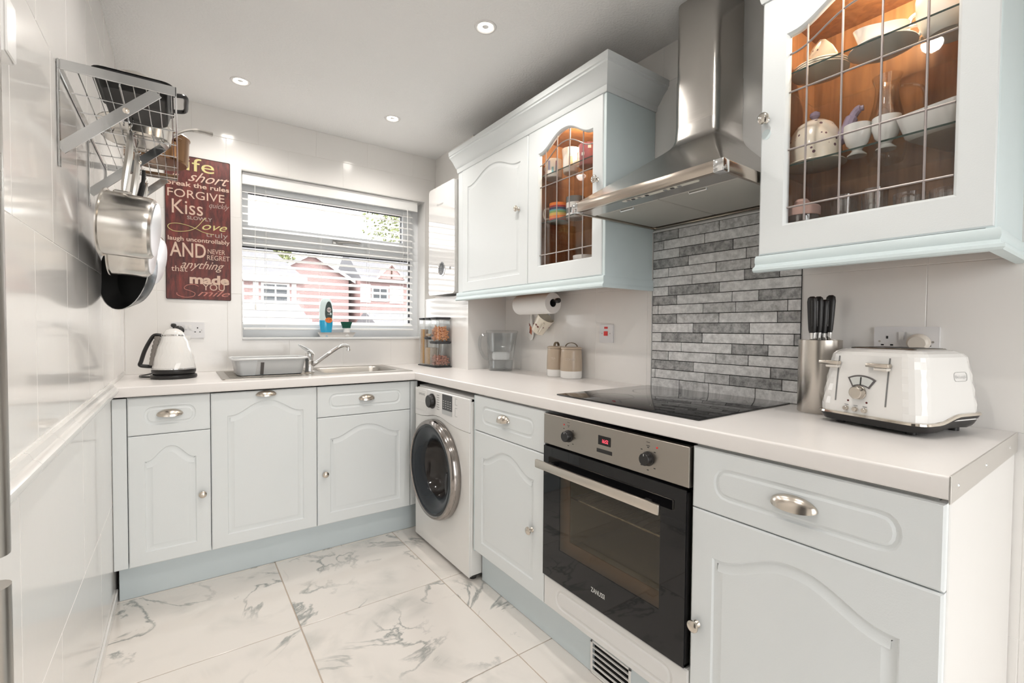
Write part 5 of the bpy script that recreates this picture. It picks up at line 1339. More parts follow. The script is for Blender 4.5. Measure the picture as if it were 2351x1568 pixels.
saucepan((-1.184, -0.455, ZH), math.radians(-5), math.radians(5), 0.102, 0.100, 0.034, 0.215, 'stainless saucepan hanging second, behind the front saucepan')
saucepan((-1.180, -0.048, ZH), math.radians(-14), math.radians(10), 0.105, 0.095, 0.004, 0.205, 'shallow steel saucepan hanging last, nearest the sign')
fp = hung('frying_pan', 'black non-stick frying pan hanging from the rack with its inside facing out', 'frying pan', (-1.186, -0.260, ZH), math.radians(34), math.radians(6), 'pans hanging from the rack')
c = (-0.020, 0, -0.250-0.138)
part(fp, 'pan_inside', G().lathe([(0.137, 0.0), (0.131, 0.006), (0.112, 0.036), (0.104, 0.042), (0, 0.043)], 48, c, frame=FX), NONSTICK)
part(fp, 'pan_outside', G().lathe([(0.137, 0.0), (0.140, 0.001), (0.135, 0.010), (0.116, 0.042), (0.106, 0.048), (0, 0.049)], 48, c, frame=FX), M('pan_dark_steel', (0.16, 0.17, 0.18), rough=0.22, metal=0.9))
part(fp, 'pan_rim', G().tube([(c[0], 0.1385*math.cos(2*PI*k/48), c[2]+0.1385*math.sin(2*PI*k/48)) for k in range(48)], 0.0017, 6, closed=True), CHROME)
part(fp, 'pan_handle', G().tube(smoothpath([(0.012, 0, -0.008), (0.014, 0, -0.06), (0.006, 0, -0.12), (-0.006, 0, -0.175)]), [0.006]*6+[0.0095]*10+[0.007]*3, 9), BLACKP)
part(fp, 'handle_neck', G().tube([(-0.006, 0, -0.170), (-0.016, 0, -0.252)], 0.0065, 8), CHROME)
part = _part
for y, lab in ((-0.655, 'steel hook on the rack carrying the front saucepan'), (-0.455, 'steel hook on the rack carrying the second saucepan'), (-0.260, 'steel hook on the rack carrying the frying pan'), (-0.048, 'steel hook on the rack carrying the last saucepan')):
    g = G().tube(smoothpath([(-1.190-0.012, y, RZ-0.034), (-1.200, y, RZ-0.010), (-1.190, y, RZ+0.004), (-1.181, y, RZ-0.008), (-1.184, y, RZ-0.030), (-1.190, y, ZH-0.004), (-1.182, y+0.004, ZH-0.010), (-1.174, y+0.006, ZH-0.002)]), 0.0018, 6)
    single('rack_hook', g, CHROME, lab, 'hook', 'hooks on the pot rack')

# things stored on the rack
RT = RZ-0.0042
def tinring(x0, y0, x1, y1, i_, z): return [(x, y, z) for x, y in rrect(x0+i_, y0+i_, x1-i_, y1-i_, 0.025, 4)]
def tin(name, x0, y0, x1, y1, h, mat, label, cat):
    t = empty(name, ((x0+x1)/2, (y0+y1)/2, RT), label, cat)
    part(t, 'pan_body', G().loft([tinring(x0, y0, x1, y1, 0.014, RT), tinring(x0, y0, x1, y1, 0.010, RT+0.004), tinring(x0, y0, x1, y1, 0.0, RT+h), tinring(x0, y0, x1, y1, -0.006, RT+h+0.001), tinring(x0, y0, x1, y1, 0.002, RT+h+0.002), tinring(x0, y0, x1, y1, 0.016, RT+0.006)], True, True), mat)
    return t
t = tin('roasting_tin', -1.245, -0.86, -1.088, -0.60, 0.040, NONSTICK, 'black roasting tin lying at the near end of the pot rack', 'roasting tin')
part(t, 'grip', G().tube(smoothpath([(-1.082, -0.79, RT+0.040), (-1.055, -0.785, RT+0.045), (-1.052, -0.73, RT+0.045), (-1.055, -0.675, RT+0.045), (-1.082, -0.67, RT+0.040)]), 0.006, 8), BLACKP)
t = empty('silver_dome', (-1.165, -0.73, RT+0.043), 'silver oval dome lying on the black roasting tin', 'pan lid')
part(t, 'dome_body', G().loft([[(-1.167+(0.078-i_)*math.cos(2*PI*j/32), -0.73+(0.128-i_)*math.sin(2*PI*j/32), RT+0.0435+z) for j in range(32)] for i_, z in ((0, 0), (0.004, 0.008), (0.03, 0.022), (0.06, 0.028))]), PANSTEEL)
t = empty('saute_pan', (-1.19, -0.43, RT), 'shallow steel pan with long handle lying on the pot rack', 'pan')
part(t, 'pan_body', G().lathe([(0, 0), (0.085, 0), (0.092, 0.006), (0.098, 0.055), (0.100, 0.056), (0.096, 0.055), (0.088, 0.008), (0, 0.004)], 40, (-1.185, -0.43, RT)), PANSTEEL)
part(t, 'pan_handle', G().tube(smoothpath([(-1.092, -0.41, RT+0.045), (-1.06, -0.40, RT+0.075), (-1.02, -0.385, RT+0.095), (-0.97, -0.365, RT+0.100)]), [0.006]*12+[0.008]*7, 8), PANSTEEL)
BRONZE = M('bronze_pan_metal', (0.30, 0.17, 0.09), rough=0.25, metal=1.0)
t = empty('stock_pot', (-1.135, -0.165, RZ+0.0125), 'bronze coloured pot standing at the far end of the pot rack', 'pot')
part(t, 'pot_body', G().lathe([(0, 0), (0.094, 0), (0.100, 0.006), (0.104, 0.100), (0.107, 0.102), (0.102, 0.102), (0.097, 0.010), (0, 0.006)], 40, (-1.140, -0.165, (RZ+0.0125))), BRONZE)
part(t, 'pot_lid', G().lathe([(0.106, 0.103), (0.100, 0.110), (0.05, 0.122), (0, 0.126)], 36, (-1.140, -0.165, (RZ+0.0125))), M('pot_lid_grey', (0.48, 0.46, 0.44), rough=0.3, metal=0.8))
for s_ in (-1, 1):
    part(t, 'pot_handle', G().tube(smoothpath([(-1.140+0.10*s_*0.55+0.02, -0.165-0.088*s_, (RZ+0.0125)+0.075), (-1.140+0.03, -0.165-0.125*s_, (RZ+0.0125)+0.08), (-1.140-0.03, -0.165-0.125*s_, (RZ+0.0125)+0.08), (-1.140-0.04, -0.165-0.095*s_, (RZ+0.0125)+0.075)]), 0.005, 7), BRONZE)

# ------------------------------------------------------------------ wall sign
def rust():
    m, nt, b = newmat('rust_red_board'); N, L = nt.nodes, nt.links
    tc = N.new('ShaderNodeTexCoord'); mp = N.new('ShaderNodeMapping'); mp.inputs['Scale'].default_value = (3.5, 1, 0.8)
    nz = N.new('ShaderNodeTexNoise'); nz.inputs['Scale'].default_value = 9; nz.inputs['Detail'].default_value = 8; nz.inputs['Roughness'].default_value = 0.7
    rp = N.new('ShaderNodeValToRGB'); cr = rp.color_ramp
    cr.elements[0].position = 0.30; cr.elements[0].color = (0.018, 0.010, 0.010, 1)
    cr.elements[1].position = 0.68; cr.elements[1].color = (0.25, 0.05, 0.038, 1)
    e = cr.elements.new(0.48); e.color = (0.11, 0.028, 0.024, 1)
    L.new(tc.outputs['Object'], mp.inputs['Vector']); L.new(mp.outputs['Vector'], nz.inputs['Vector']); L.new(nz.outputs['Fac'], rp.inputs['Fac']); L.new(rp.outputs['Color'], b.inputs['Base Color'])
    b.inputs['Roughness'].default_value = 0.42
    return m
sg = empty('wall_sign', (-0.987, YW, 1.312), 'tall dark red motto sign with cream lettering left of the window', 'sign')
S0, S1, SZ0, SZ1 = -1.134, -0.840, 1.312, 2.078
FSg = FB(YW-0.0005)
part(sg, 'board', G().poly(rrect(S0, SZ0, S1, SZ1, 0.006, 3), 0, 0.006, FSg), rust())
part(sg, 'edge_strip', G().tube([FSg(u, w, 0.006) for u, w in rrect(S0+0.0015, SZ0+0.0015, S1-0.0015, SZ1-0.0015, 0.006, 3)], 0.0016, 5, closed=True), M('sign_edge', (0.03, 0.015, 0.013), rough=0.5))
CREAM = M('sign_cream', (0.68, 0.50, 0.40), rough=0.5, var=0.15, vscale=60)
PALEY = M('sign_yellow_cream', (0.66, 0.58, 0.26), rough=0.5, var=0.2, vscale=40)
PINK = M('sign_pink', (0.55, 0.22, 0.18), rough=0.5)
GREY = M('sign_grey', (0.42, 0.33, 0.29), rough=0.5)
def word(s, x0, x1, f, size, mat, shear=0.0, bold=0.0):
    u0 = S0+(x0-70)/630*0.294; u1 = S0+(x1-70)/630*0.294; w = SZ1-f*(SZ1-SZ0)
    g = text(s, size, ortho((1, 0, 0), (0, 1, 0), (0, 0, 1)), 0, 0, 0, depth=0, shear=shear, bold=bold)
    a = np.array(g.v); k = (u1-u0)/(a[:, 0].max()-a[:, 0].min()); mn = a[:, 0].min()
    g.v = [tuple(FSg(u0+(p[0]-mn)*k, w+p[1], 0.0068)) for p in g.v]
    part(sg, 'lettering', g, mat, smooth=0)
word('Life', 120, 540, 0.098, 0.10, PALEY)
word('is', 130, 200, 0.165, 0.05, CREAM, 0.4)
word('short', 285, 690, 0.170, 0.075, CREAM, 0.55)
word('break the rules', 85, 688, 0.212, 0.034, CREAM, 0, 0.0006)
word('FORGIVE', 92, 640, 0.292, 0.062, CREAM)
word('quickly', 485, 690, 0.338, 0.040, GREY, 0.4)
word('Kiss', 132, 425, 0.405, 0.108, CREAM)
word('SLOWLY', 272, 515, 0.438, 0.026, GREY, 0, 0.0005)
word('ove', 415, 665, 0.500, 0.062, PALEY, 0.45)
word('truly', 450, 672, 0.548, 0.040, GREY)
word('laugh uncontrollably', 92, 690, 0.592, 0.032, CREAM, 0, 0.0005)
word('AND', 108, 450, 0.702, 0.108, CREAM, 0, 0.001)
word('NEVER', 468, 642, 0.668, 0.037, CREAM)
word('REGRET', 462, 688, 0.712, 0.037, CREAM)
word('anything', 205, 632, 0.780, 0.062, CREAM, 0.5)
word('that', 120, 270, 0.806, 0.042, CREAM)
word('made', 290, 682, 0.884, 0.066, CREAM, 0, 0.0028)
word('YOU', 415, 635, 0.930, 0.050, CREAM)
word('mile', 365, 690, 0.972, 0.048, PINK, 0.5)
def sw(x, f): return (S0+(x-70)/630*0.294, SZ1-f*(SZ1-SZ0))
part(sg, 'script_stroke', stroke([sw(*p) for p in ((455, 0.415), (420, 0.44), (380, 0.475), (330, 0.505), (250, 0.525), (150, 0.530), (95, 0.508), (110, 0.485), (180, 0.475), (270, 0.482), (350, 0.498), (430, 0.520), (530, 0.530))], 0.0017, FSg, 0.0066), PALEY)
part(sg, 'script_stroke', stroke([sw(*p) for p in ((375, 0.905), (330, 0.892), (260, 0.902), (240, 0.925), (300, 0.940), (340, 0.955), (320, 0.978), (240, 0.985), (175, 0.970), (170, 0.955))], 0.0017, FSg, 0.0066), PINK)

# ------------------------------------------------------------------ fridge in the alcove beside the camera
fg = empty('fridge_freezer', (-1.55, -2.31, 0.0), 'fridge freezer with long steel bar handles at the left edge', 'fridge')
FRM = M('fridge_dark_grey', (0.07, 0.07, 0.072), rough=0.35)
part(fg, 'body', G().box(-1.88, -2.62, 0.02, -1.262, -2.00, 1.80, 0.006, 2), FRM)
for z0, z1 in ((0.04, 1.006), (1.016, 1.79)):
    part(fg, 'door', G().box(-1.260, -2.618, z0, -1.212, -2.004, z1, 0.008, 2), FRM)
for z0, z1 in ((0.50, 1.001), (1.021, 1.55)):
    h_ = part(fg, 'handle', G().loft([[(-1.1655+0.0075*math.cos(2*PI*j/16), -2.022+0.0095*math.sin(2*PI*j/16), z) for j in range(16)] for z in (z0, z0+0.001, z1-0.001, z1)]), M('handle_brushed_steel', (0.50, 0.48, 0.45), rough=0.3, metal=1.0, rvar=0.1, vscale=20), label='vertical brushed steel bar handle')
    for z in (z0+0.08, z1-0.08):
        part(h_, 'handle_mount', G().tube([(-1.213, -2.022, z), (-1.168, -2.022, z)], 0.006, 8), BLACKP)
for x, y in ((-1.84, -2.58), (-1.30, -2.58), (-1.84, -2.04), (-1.30, -2.04)):
    part(fg, 'foot', G().cyl((x, y, 0.0), 0.018, 0.022, 'z', 12), BLACKP)
# ------------------------------------------------------------------ crockery and glassware in the glazed cabinets
def crock(name, x, y, z, label, cat, parts, group=None, rz=0.0):
    t = empty(name, (x, y, z+0.0004), label, cat, group, rz)
    for nm, g, m in parts: part(t, nm, g, m, local=True)
    return t
def mugbody(r, h, flare=0.0, n=28):
    return G().lathe([(0, 0), (r*0.90, 0), (r, 0.004), (r*(1+flare*0.3), h*0.6), (r*(1+flare), h), (r*(1+flare)-0.003, h), (r*0.95-0.002, h*0.5), (r*0.85, 0.006), (0, 0.005)], n)
def handle_loop(r, h, s=1.0, a=0.0042, mat=None):
    return G().tube(smoothpath([(r-0.002, 0, h*0.82), (r+0.020*s, 0, h*0.80), (r+0.027*s, 0, h*0.55), (r+0.020*s, 0, h*0.28), (r-0.002, 0, h*0.22)]), a, 7)
def bandmug(r, h, bands):
    out = []; z = 0.0
    for frac, m in bands:
        z2 = z+frac*h
        out.append(('stripe', G().lathe([(r+0.0006, z+0.0001), (r+0.0006, z2-0.0001)], 28), m)); z = z2
    return out
def patch(r, th, z, w, h, n=6):
    v = [((r+0.0008)*math.cos(th+(k/n-0.5)*w/r), (r+0.0008)*math.sin(th+(k/n-0.5)*w/r), zz) for zz in (z, z+h) for k in range(n+1)]
    return G().add(v, [(k, k+1, n+2+k, n+1+k) for k in range(n)])
cmat = {}
def cm(c):
    if c not in cmat: cmat[c] = M('glaze_%d' % len(cmat), c, rough=0.2, coat=0.4)
    return cmat[c]
RD, BL, NV, TL, YE, OR, GRN, GY = (0.45, 0.03, 0.04), (0.35, 0.38, 0.62), (0.04, 0.05, 0.12), (0.10, 0.42, 0.42), (0.80, 0.52, 0.10), (0.85, 0.22, 0.03), (0.25, 0.42, 0.12), (0.17, 0.175, 0.17)
z1 = 1.897; z2 = 1.676; z0 = 1.3905
face = math.radians(215)
crock('mug', 0.42, -0.690, z1, 'white mug with blue and red figures on the upper glass shelf', 'mug', [('mug_body', mugbody(0.041, 0.090), CERAMIC), ('mug_handle', handle_loop(0.041, 0.09), CERAMIC),
      ('print', patch(0.041, face-2.0, 0.035, 0.012, 0.045), cm(BL)), ('print', patch(0.041, face-1.6+0.45, 0.022, 0.006, 0.055), cm(NV)), ('print', patch(0.041, face-1.15+0.02, 0.055, 0.006, 0.02), cm(RD)), ('print', patch(0.041, face-1.55, 0.02, 0.010, 0.028), cm((0.3, 0.55, 0.6)))], 'mugs in the far wall cabinet', math.radians(95))
crock('mug', 0.43, -0.800, z1, 'flared white mug with a picture on the upper glass shelf', 'mug', [('mug_body', mugbody(0.036, 0.112, 0.18), CERAMIC), ('mug_handle', handle_loop(0.039, 0.11), CERAMIC),
      ('print', patch(0.0375, face+1.6, 0.025, 0.018, 0.045), cm((0.55, 0.42, 0.25))), ('print', patch(0.0385, face+1.6, 0.075, 0.016, 0.012), cm((0.4, 0.45, 0.5)))], 'mugs in the far wall cabinet', math.radians(-80))
mc = crock('mug', 0.435, -0.912, z1, 'dark red patterned mug on the upper glass shelf', 'mug', [('mug_body', mugbody(0.042, 0.098, 0.08), cm((0.34, 0.10, 0.12))), ('mug_handle', handle_loop(0.043, 0.098), cm((0.34, 0.10, 0.12)))] +
      [('flower_print', patch(0.0425+0.002*(k % 3)/3, 0.7*k, 0.015+0.028*(k % 3), 0.014, 0.014), CERAMIC) for k in range(9)], 'mugs in the far wall cabinet', math.radians(-90))
sau = crock('saucer', 0.43, -0.715, z2, 'teal saucer under the rainbow mug', 'saucer', [('saucer_body', G().lathe([(0, 0), (0.030, 0), (0.055, 0.008), (0.054, 0.010), (0.028, 0.004), (0, 0.004)], 32), cm(TL))])
crock('mug', 0.43, -0.715, z2+0.0095, 'rainbow striped mug on the middle glass shelf', 'mug', [('mug_body', mugbody(0.0445, 0.088), CREAMC), ('mug_handle', handle_loop(0.0445, 0.088, 1.3, 0.005), CREAMC)] + bandmug(0.0445, 0.088, [(0.14, cm(RD)), (0.16, cm(OR)), (0.14, cm(YE)), (0.10, cm(GRN)), (0.08, cm(TL)), (0.12, cm(NV)), (0.10, cm(RD)), (0.16, cm(OR))]), 'mugs in the far wall cabinet', math.radians(115))
crock('mug', 0.42, -0.845, z2, 'grey and white striped mug on the middle glass shelf', 'mug', [('mug_body', mugbody(0.0430, 0.098), CERAMIC), ('mug_handle', handle_loop(0.043, 0.098), CERAMIC)] + bandmug(0.043, 0.098, [(0.22, CERAMIC), (0.25, cm(GY)), (0.25, CERAMIC), (0.28, cm(GY))]), 'mugs in the far wall cabinet', math.radians(-60))
crock('mug', 0.47, -0.985, z2, 'orange mug at the right end of the middle glass shelf', 'mug', [('mug_body', mugbody(0.043, 0.095), cm(OR)), ('mug_handle', handle_loop(0.043, 0.095), cm(OR))], 'mugs in the far wall cabinet', math.radians(-60))
crock('bowl', 0.44, -0.800, z0, 'dark patterned bowl on the floor of the far glass cabinet', 'bowl', [('bowl_body', G().lathe([(0, 0), (0.03, 0), (0.055, 0.04), (0.062, 0.085), (0.059, 0.085), (0.05, 0.04), (0, 0.006)], 32), cm((0.03, 0.03, 0.06)))] + [('print', patch(0.058, 0.8*k, 0.045, 0.02, 0.02), CERAMIC) for k in range(8)])
crock('cup', 0.42, -0.905, z0, 'white cup on the floor of the far glass cabinet', 'cup', [('cup_body', mugbody(0.046, 0.108, 0.1), CERAMIC), ('cup_handle', handle_loop(0.048, 0.1), CERAMIC)], None, math.radians(-70))
crock('bowl', 0.47, -1.025, z0, 'cream bowl at the right end of the far glass cabinet floor', 'bowl', [('bowl_body', G().lathe([(0, 0), (0.03, 0), (0.05, 0.05), (0.055, 0.110), (0.052, 0.110), (0.045, 0.05), (0, 0.006)], 32), CREAMC)])

# near cabinet
zt, zm, zf = 1.895, 1.637, 1.3905
SPECK = M('speckled_teapot_glaze', (0.83, 0.76, 0.64), rough=0.18, coat=0.5)
def speck():
    nt = SPECK.node_tree; N, L = nt.nodes, nt.links; b = N['Principled BSDF']
    tc = N.new('ShaderNodeTexCoord'); vo = N.new('ShaderNodeTexVoronoi'); vo.inputs['Scale'].default_value = 75
    L.new(tc.outputs['Object'], vo.inputs['Vector'])
    lt = N.new('ShaderNodeMath'); lt.operation = 'LESS_THAN'; lt.inputs[1].default_value = 0.26; L.new(vo.outputs['Distance'], lt.inputs[0])
    sp_ = N.new('ShaderNodeSeparateColor'); L.new(vo.outputs['Color'], sp_.inputs[0])
    g2 = N.new('ShaderNodeMath'); g2.operation = 'GREATER_THAN'; g2.inputs[1].default_value = 0.45; L.new(sp_.outputs[0], g2.inputs[0])
    ml = N.new('ShaderNodeMath'); ml.operation = 'MULTIPLY'; L.new(lt.outputs[0], ml.inputs[0]); L.new(g2.outputs[0], ml.inputs[1])
    mx = N.new('ShaderNodeMix'); mx.data_type = 'RGBA'; mx.inputs['A'].default_value = (0.83, 0.76, 0.64, 1); mx.inputs['B'].default_value = (0.16, 0.08, 0.10, 1)
    L.new(ml.outputs[0], mx.inputs['Factor']); L.new(mx.outputs['Result'], b.inputs['Base Color'])
speck()
LILAC = M('lilac_glaze', (0.36, 0.29, 0.40), rough=0.2, coat=0.4)
crock('plate', 0.440, -1.835, zm, 'cream plate under the speckled teapot', 'plate', [('plate_body', G().lathe([(0, 0), (0.045, 0), (0.078, 0.010), (0.077, 0.013), (0.044, 0.005), (0, 0.005)], 36), CREAMC)])
crock('teapot', 0.440, -1.833, zm+0.0055, 'speckled cream teapot with lilac spout and handle', 'teapot',
      [('pot_body', G().lathe([(0, 0), (0.048, 0), (0.054, 0.006), (0.058, 0.030), (0.056, 0.055), (0.050, 0.078), (0.040, 0.095), (0.026, 0.105), (0.010, 0.109), (0, 0.1095)], 36), SPECK),
       ('lid_knob', G().lathe([(0.004, 0.108), (0.005, 0.114), (0.011, 0.120), (0.011, 0.127), (0.006, 0.131), (0, 0.132)], 16), LILAC),
       ('spout', G().tube(smoothpath([(0.048, 0, 0.050), (0.064, 0, 0.064), (0.074, 0, 0.090), (0.086, 0, 0.108), (0.098, 0, 0.110)]), [0.016]*4+[0.013]*5+[0.009]*5+[0.006]*3, 10), LILAC),
       ('handle', G().tube(smoothpath([(-0.052, 0, 0.082), (-0.080, 0, 0.086), (-0.092, 0, 0.062), (-0.082, 0, 0.036), (-0.056, 0, 0.030)]), 0.0045, 8), LILAC),
       ('cup_handle', G().tube(smoothpath([(-0.056, 0, 0.022), (-0.078, 0, 0.024), (-0.084, 0, 0.008), (-0.070, 0, -0.002)]), 0.004, 8), LILAC)], None, math.radians(-82)).scale = (1.18, 1.18, 1.22)
def eggcup(): return G().lathe([(0, 0), (0.022, 0), (0.022, 0.003), (0.012, 0.013), (0.012, 0.018), (0.024, 0.032), (0.031, 0.055), (0.031, 0.082), (0.029, 0.082), (0.027, 0.055), (0.016, 0.028), (0, 0.024)], 30)
crock('footed_cup', 0.420, -1.946, zm, 'white footed cup right of the speckled teapot', 'cup', [('cup_body', eggcup(), CERAMIC)], 'white footed cups')
crock('footed_cup', 0.425, -2.008, zm, 'white footed cup beside the white serving dish', 'cup', [('cup_body', eggcup(), CERAMIC)], 'white footed cups')
g = G().loft([[(x, y, z) for x, y in rrect(-0.10-i_, -0.055-i_, 0.10+i_, 0.055+i_, 0.018, 4)] for i_, z in ((-0.006, 0), (0.0, 0.006), (0.014, 0.060), (0.011, 0.060), (-0.004, 0.010))])
crock('serving_dish', 0.480, -2.125, zm, 'long white rectangular serving dish on the middle glass shelf', 'dish', [('dish_body', g, CERAMIC)], None, math.radians(-14))
for k, nm in enumerate(('bottom', 'middle', 'top')):
    crock('saucer', 0.435, -1.846, zt+0.0062*k, nm+' cream saucer of the stack on the top glass shelf', 'saucer', [('saucer_body', G().lathe([(0, 0), (0.040, 0), (0.070, 0.012), (0.069, 0.015), (0.038, 0.004), (0, 0.004)], 36), CREAMC)], 'stacked cream saucers')
for k, (dx, dy, rx_, lab) in enumerate(((-0.012, 0.020, 0.9, 'patterned teacup lying left on the saucer stack'), (0.012, -0.028, -0.9, 'patterned teacup lying right on the saucer stack'))):
    o = crock('teacup', 0.435+dx, -1.846+dy, zt+0.045, lab, 'teacup', [('cup_body', G().lathe([(0, 0), (0.018, 0), (0.030, 0.022), (0.037, 0.048), (0.035, 0.048), (0.026, 0.02), (0, 0.004)], 28), SPECK), ('cup_handle', handle_loop(0.030, 0.045, 0.7, 0.003), CREAMC)], 'patterned teacups')
    o.rotation_euler = (rx_, 0.3, 0.4)
crock('saucer', 0.440, -1.990, zt, 'white saucer under the gravy boat on the top glass shelf', 'saucer', [('saucer_body', G().lathe([(0, 0), (0.045, 0), (0.074, 0.014), (0.073, 0.017), (0.042, 0.005), (0, 0.005)], 36), CERAMIC)])
crock('gravy_boat', 0.440, -1.990, zt+0.0055, 'white gravy boat on a saucer on the top glass shelf', 'gravy boat', [('boat_body', G().loft([[(a*math.cos(2*PI*j/28)*(1.15 if math.cos(2*PI*j/28) > 0 else 1.0), b*math.sin(2*PI*j/28), z+0.012*max(0, math.cos(2*PI*j/28))*(z/0.06)) for j in range(28)] for a, b, z in ((0.026, 0.020, 0.0), (0.042, 0.030, 0.020), (0.056, 0.036, 0.058), (0.053, 0.033, 0.058), (0.038, 0.026, 0.02), (0.02, 0.015, 0.006))]), CERAMIC), ('boat_handle', handle_loop(0.050, 0.055, 1.0, 0.004).xf(Matrix.Rotation(PI, 4, 'Z')), CERAMIC)], None, math.radians(110))
crock('white_jug', 0.475, -2.118, zt, 'large white round jug on the top glass shelf', 'jug', [('jug_body', G().lathe([(0, 0), (0.045, 0), (0.048, 0.004), (0.066, 0.05), (0.070, 0.10), (0.062, 0.135), (0.059, 0.135), (0.064, 0.10), (0.04, 0.008), (0, 0.007)], 40), CERAMIC), ('jug_handle', handle_loop(0.066, 0.12, 1.3, 0.006), CERAMIC)], None, math.radians(70))
GLW = thin_glass('glassware', tint=(0.96, 0.96, 0.955), refl=0.13)
def tumbler(r, h): return G().lathe([(0, 0), (r*0.82, 0), (r, h), (r-0.0015, h), (r*0.80-0.001, 0.008), (0, 0.008)], 24)
crock('glass_jug', 0.535, -1.975, zm, 'tall clear glass jug behind the white footed cups', 'jug', [('jug_body', G().lathe([(0, 0), (0.040, 0), (0.046, 0.03), (0.044, 0.10), (0.028, 0.17), (0.026, 0.21), (0.034, 0.235), (0.033, 0.235), (0.024, 0.20), (0.042, 0.08), (0, 0.006)], 32), GLW), ('jug_handle', G().tube(smoothpath([(0.030, 0, 0.205), (0.075, 0, 0.195), (0.085, 0, 0.14), (0.070, 0, 0.08), (0.044, 0, 0.055)]), 0.005, 8), GLW)], None, math.radians(-60))
for k, (x, y, r, h, lab) in enumerate(((0.46, -1.905, 0.032, 0.155, 'tall clear tumbler next to the pink lidded jar'), (0.43, -1.985, 0.030, 0.150, 'tall clear tumbler in the middle of the cabinet floor'), (0.53, -1.955, 0.030, 0.145, 'clear tumbler at the back of the cabinet floor'), (0.42, -2.060, 0.032, 0.120, 'clear glass right of the middle tumbler'), (0.42, -2.130, 0.032, 0.115, 'clear glass before the right end of the cabinet floor'), (0.51, -2.050, 0.030, 0.130, 'clear glass in the back row on the right'), (0.52, -2.125, 0.030, 0.130, 'clear glass in the back right corner of the cabinet'))):
    crock('drinking_glass', x, y, zf, lab, 'glass', [('glass_body', tumbler(r, h), GLW)], 'glasses on the near cabinet floor')
PINKL = M('dusty_pink_lid', (0.62, 0.40, 0.34), rough=0.4)
crock('lidded_jar', 0.405, -1.818, zf, 'glass jar with dusty pink lid on the near cabinet floor', 'jar', [('jar_body', G().lathe([(0, 0), (0.040, 0), (0.043, 0.006), (0.043, 0.105), (0.041, 0.105), (0.040, 0.008), (0, 0.008)], 30), GLW), ('jar_lid', G().lathe([(0, 0.106), (0.046, 0.106), (0.047, 0.110), (0.047, 0.130), (0.044, 0.134), (0, 0.135)], 30), PINKL), ('lid_knob', G().lathe([(0.010, 0.134), (0.018, 0.140), (0.020, 0.148), (0.014, 0.156), (0, 0.158)], 20), PINKL)])
# ------------------------------------------------------------------ view through the window
def brick_wall_mat(name, c1, c2, mortar, scale):
    m, nt, b = newmat(name); N, L = nt.nodes, nt.links
    tc = N.new('ShaderNodeTexCoord'); mp = N.new('ShaderNodeMapping'); mp.inputs['Rotation'].default_value = (math.radians(90), 0, 0)
    bk = N.new('ShaderNodeTexBrick'); bk.inputs['Scale'].default_value = scale
    bk.inputs['Color1'].default_value = (*c1, 1); bk.inputs['Color2'].default_value = (*c2, 1); bk.inputs['Mortar'].default_value = (*mortar, 1)
    bk.inputs['Mortar Size'].default_value = 0.012; bk.inputs['Brick Width'].default_value = 0.45; bk.inputs['Row Height'].default_value = 0.15
    L.new(tc.outputs['Object'], mp.inputs['Vector']); L.new(mp.outputs['Vector'], bk.inputs['Vector']); L.new(bk.outputs['Color'], b.inputs['Base Color'])
    b.inputs['Roughness'].default_value = 0.9; return m
OBR = brick_wall_mat('house_brick', (0.46, 0.30, 0.29), (0.40, 0.25, 0.24), (0.50, 0.44, 0.42), 2.0)
ORF = M('roof_tile_grey', (0.20, 0.20, 0.215), rough=0.8, var=0.3, vscale=6, bump=0.6, bscale=14, stretch=(1, 1, 4))
OWH = M('house_white', (0.75, 0.75, 0.74), rough=0.6)
OGL = M('house_window_glass', (0.06, 0.07, 0.08), rough=0.1)
OTB = M('house_timber', (0.10, 0.055, 0.035), rough=0.7)
single('ground', G().box(-40, 1.0, -0.35, 60, 60, -0.30), M('tarmac', (0.10, 0.10, 0.10), rough=0.9), 'grey tarmac ground outside the window', 'ground', kind='structure')
single('added_patio', G().box(-8, -12, -0.25, 8, YF-0.13, -0.20), M('patio_slabs', (0.22, 0.21, 0.19), rough=0.9), 'unseen paved ground added outside the added rear door', 'ground', kind='structure')  # unseen ground added to hold back sky light from below the door
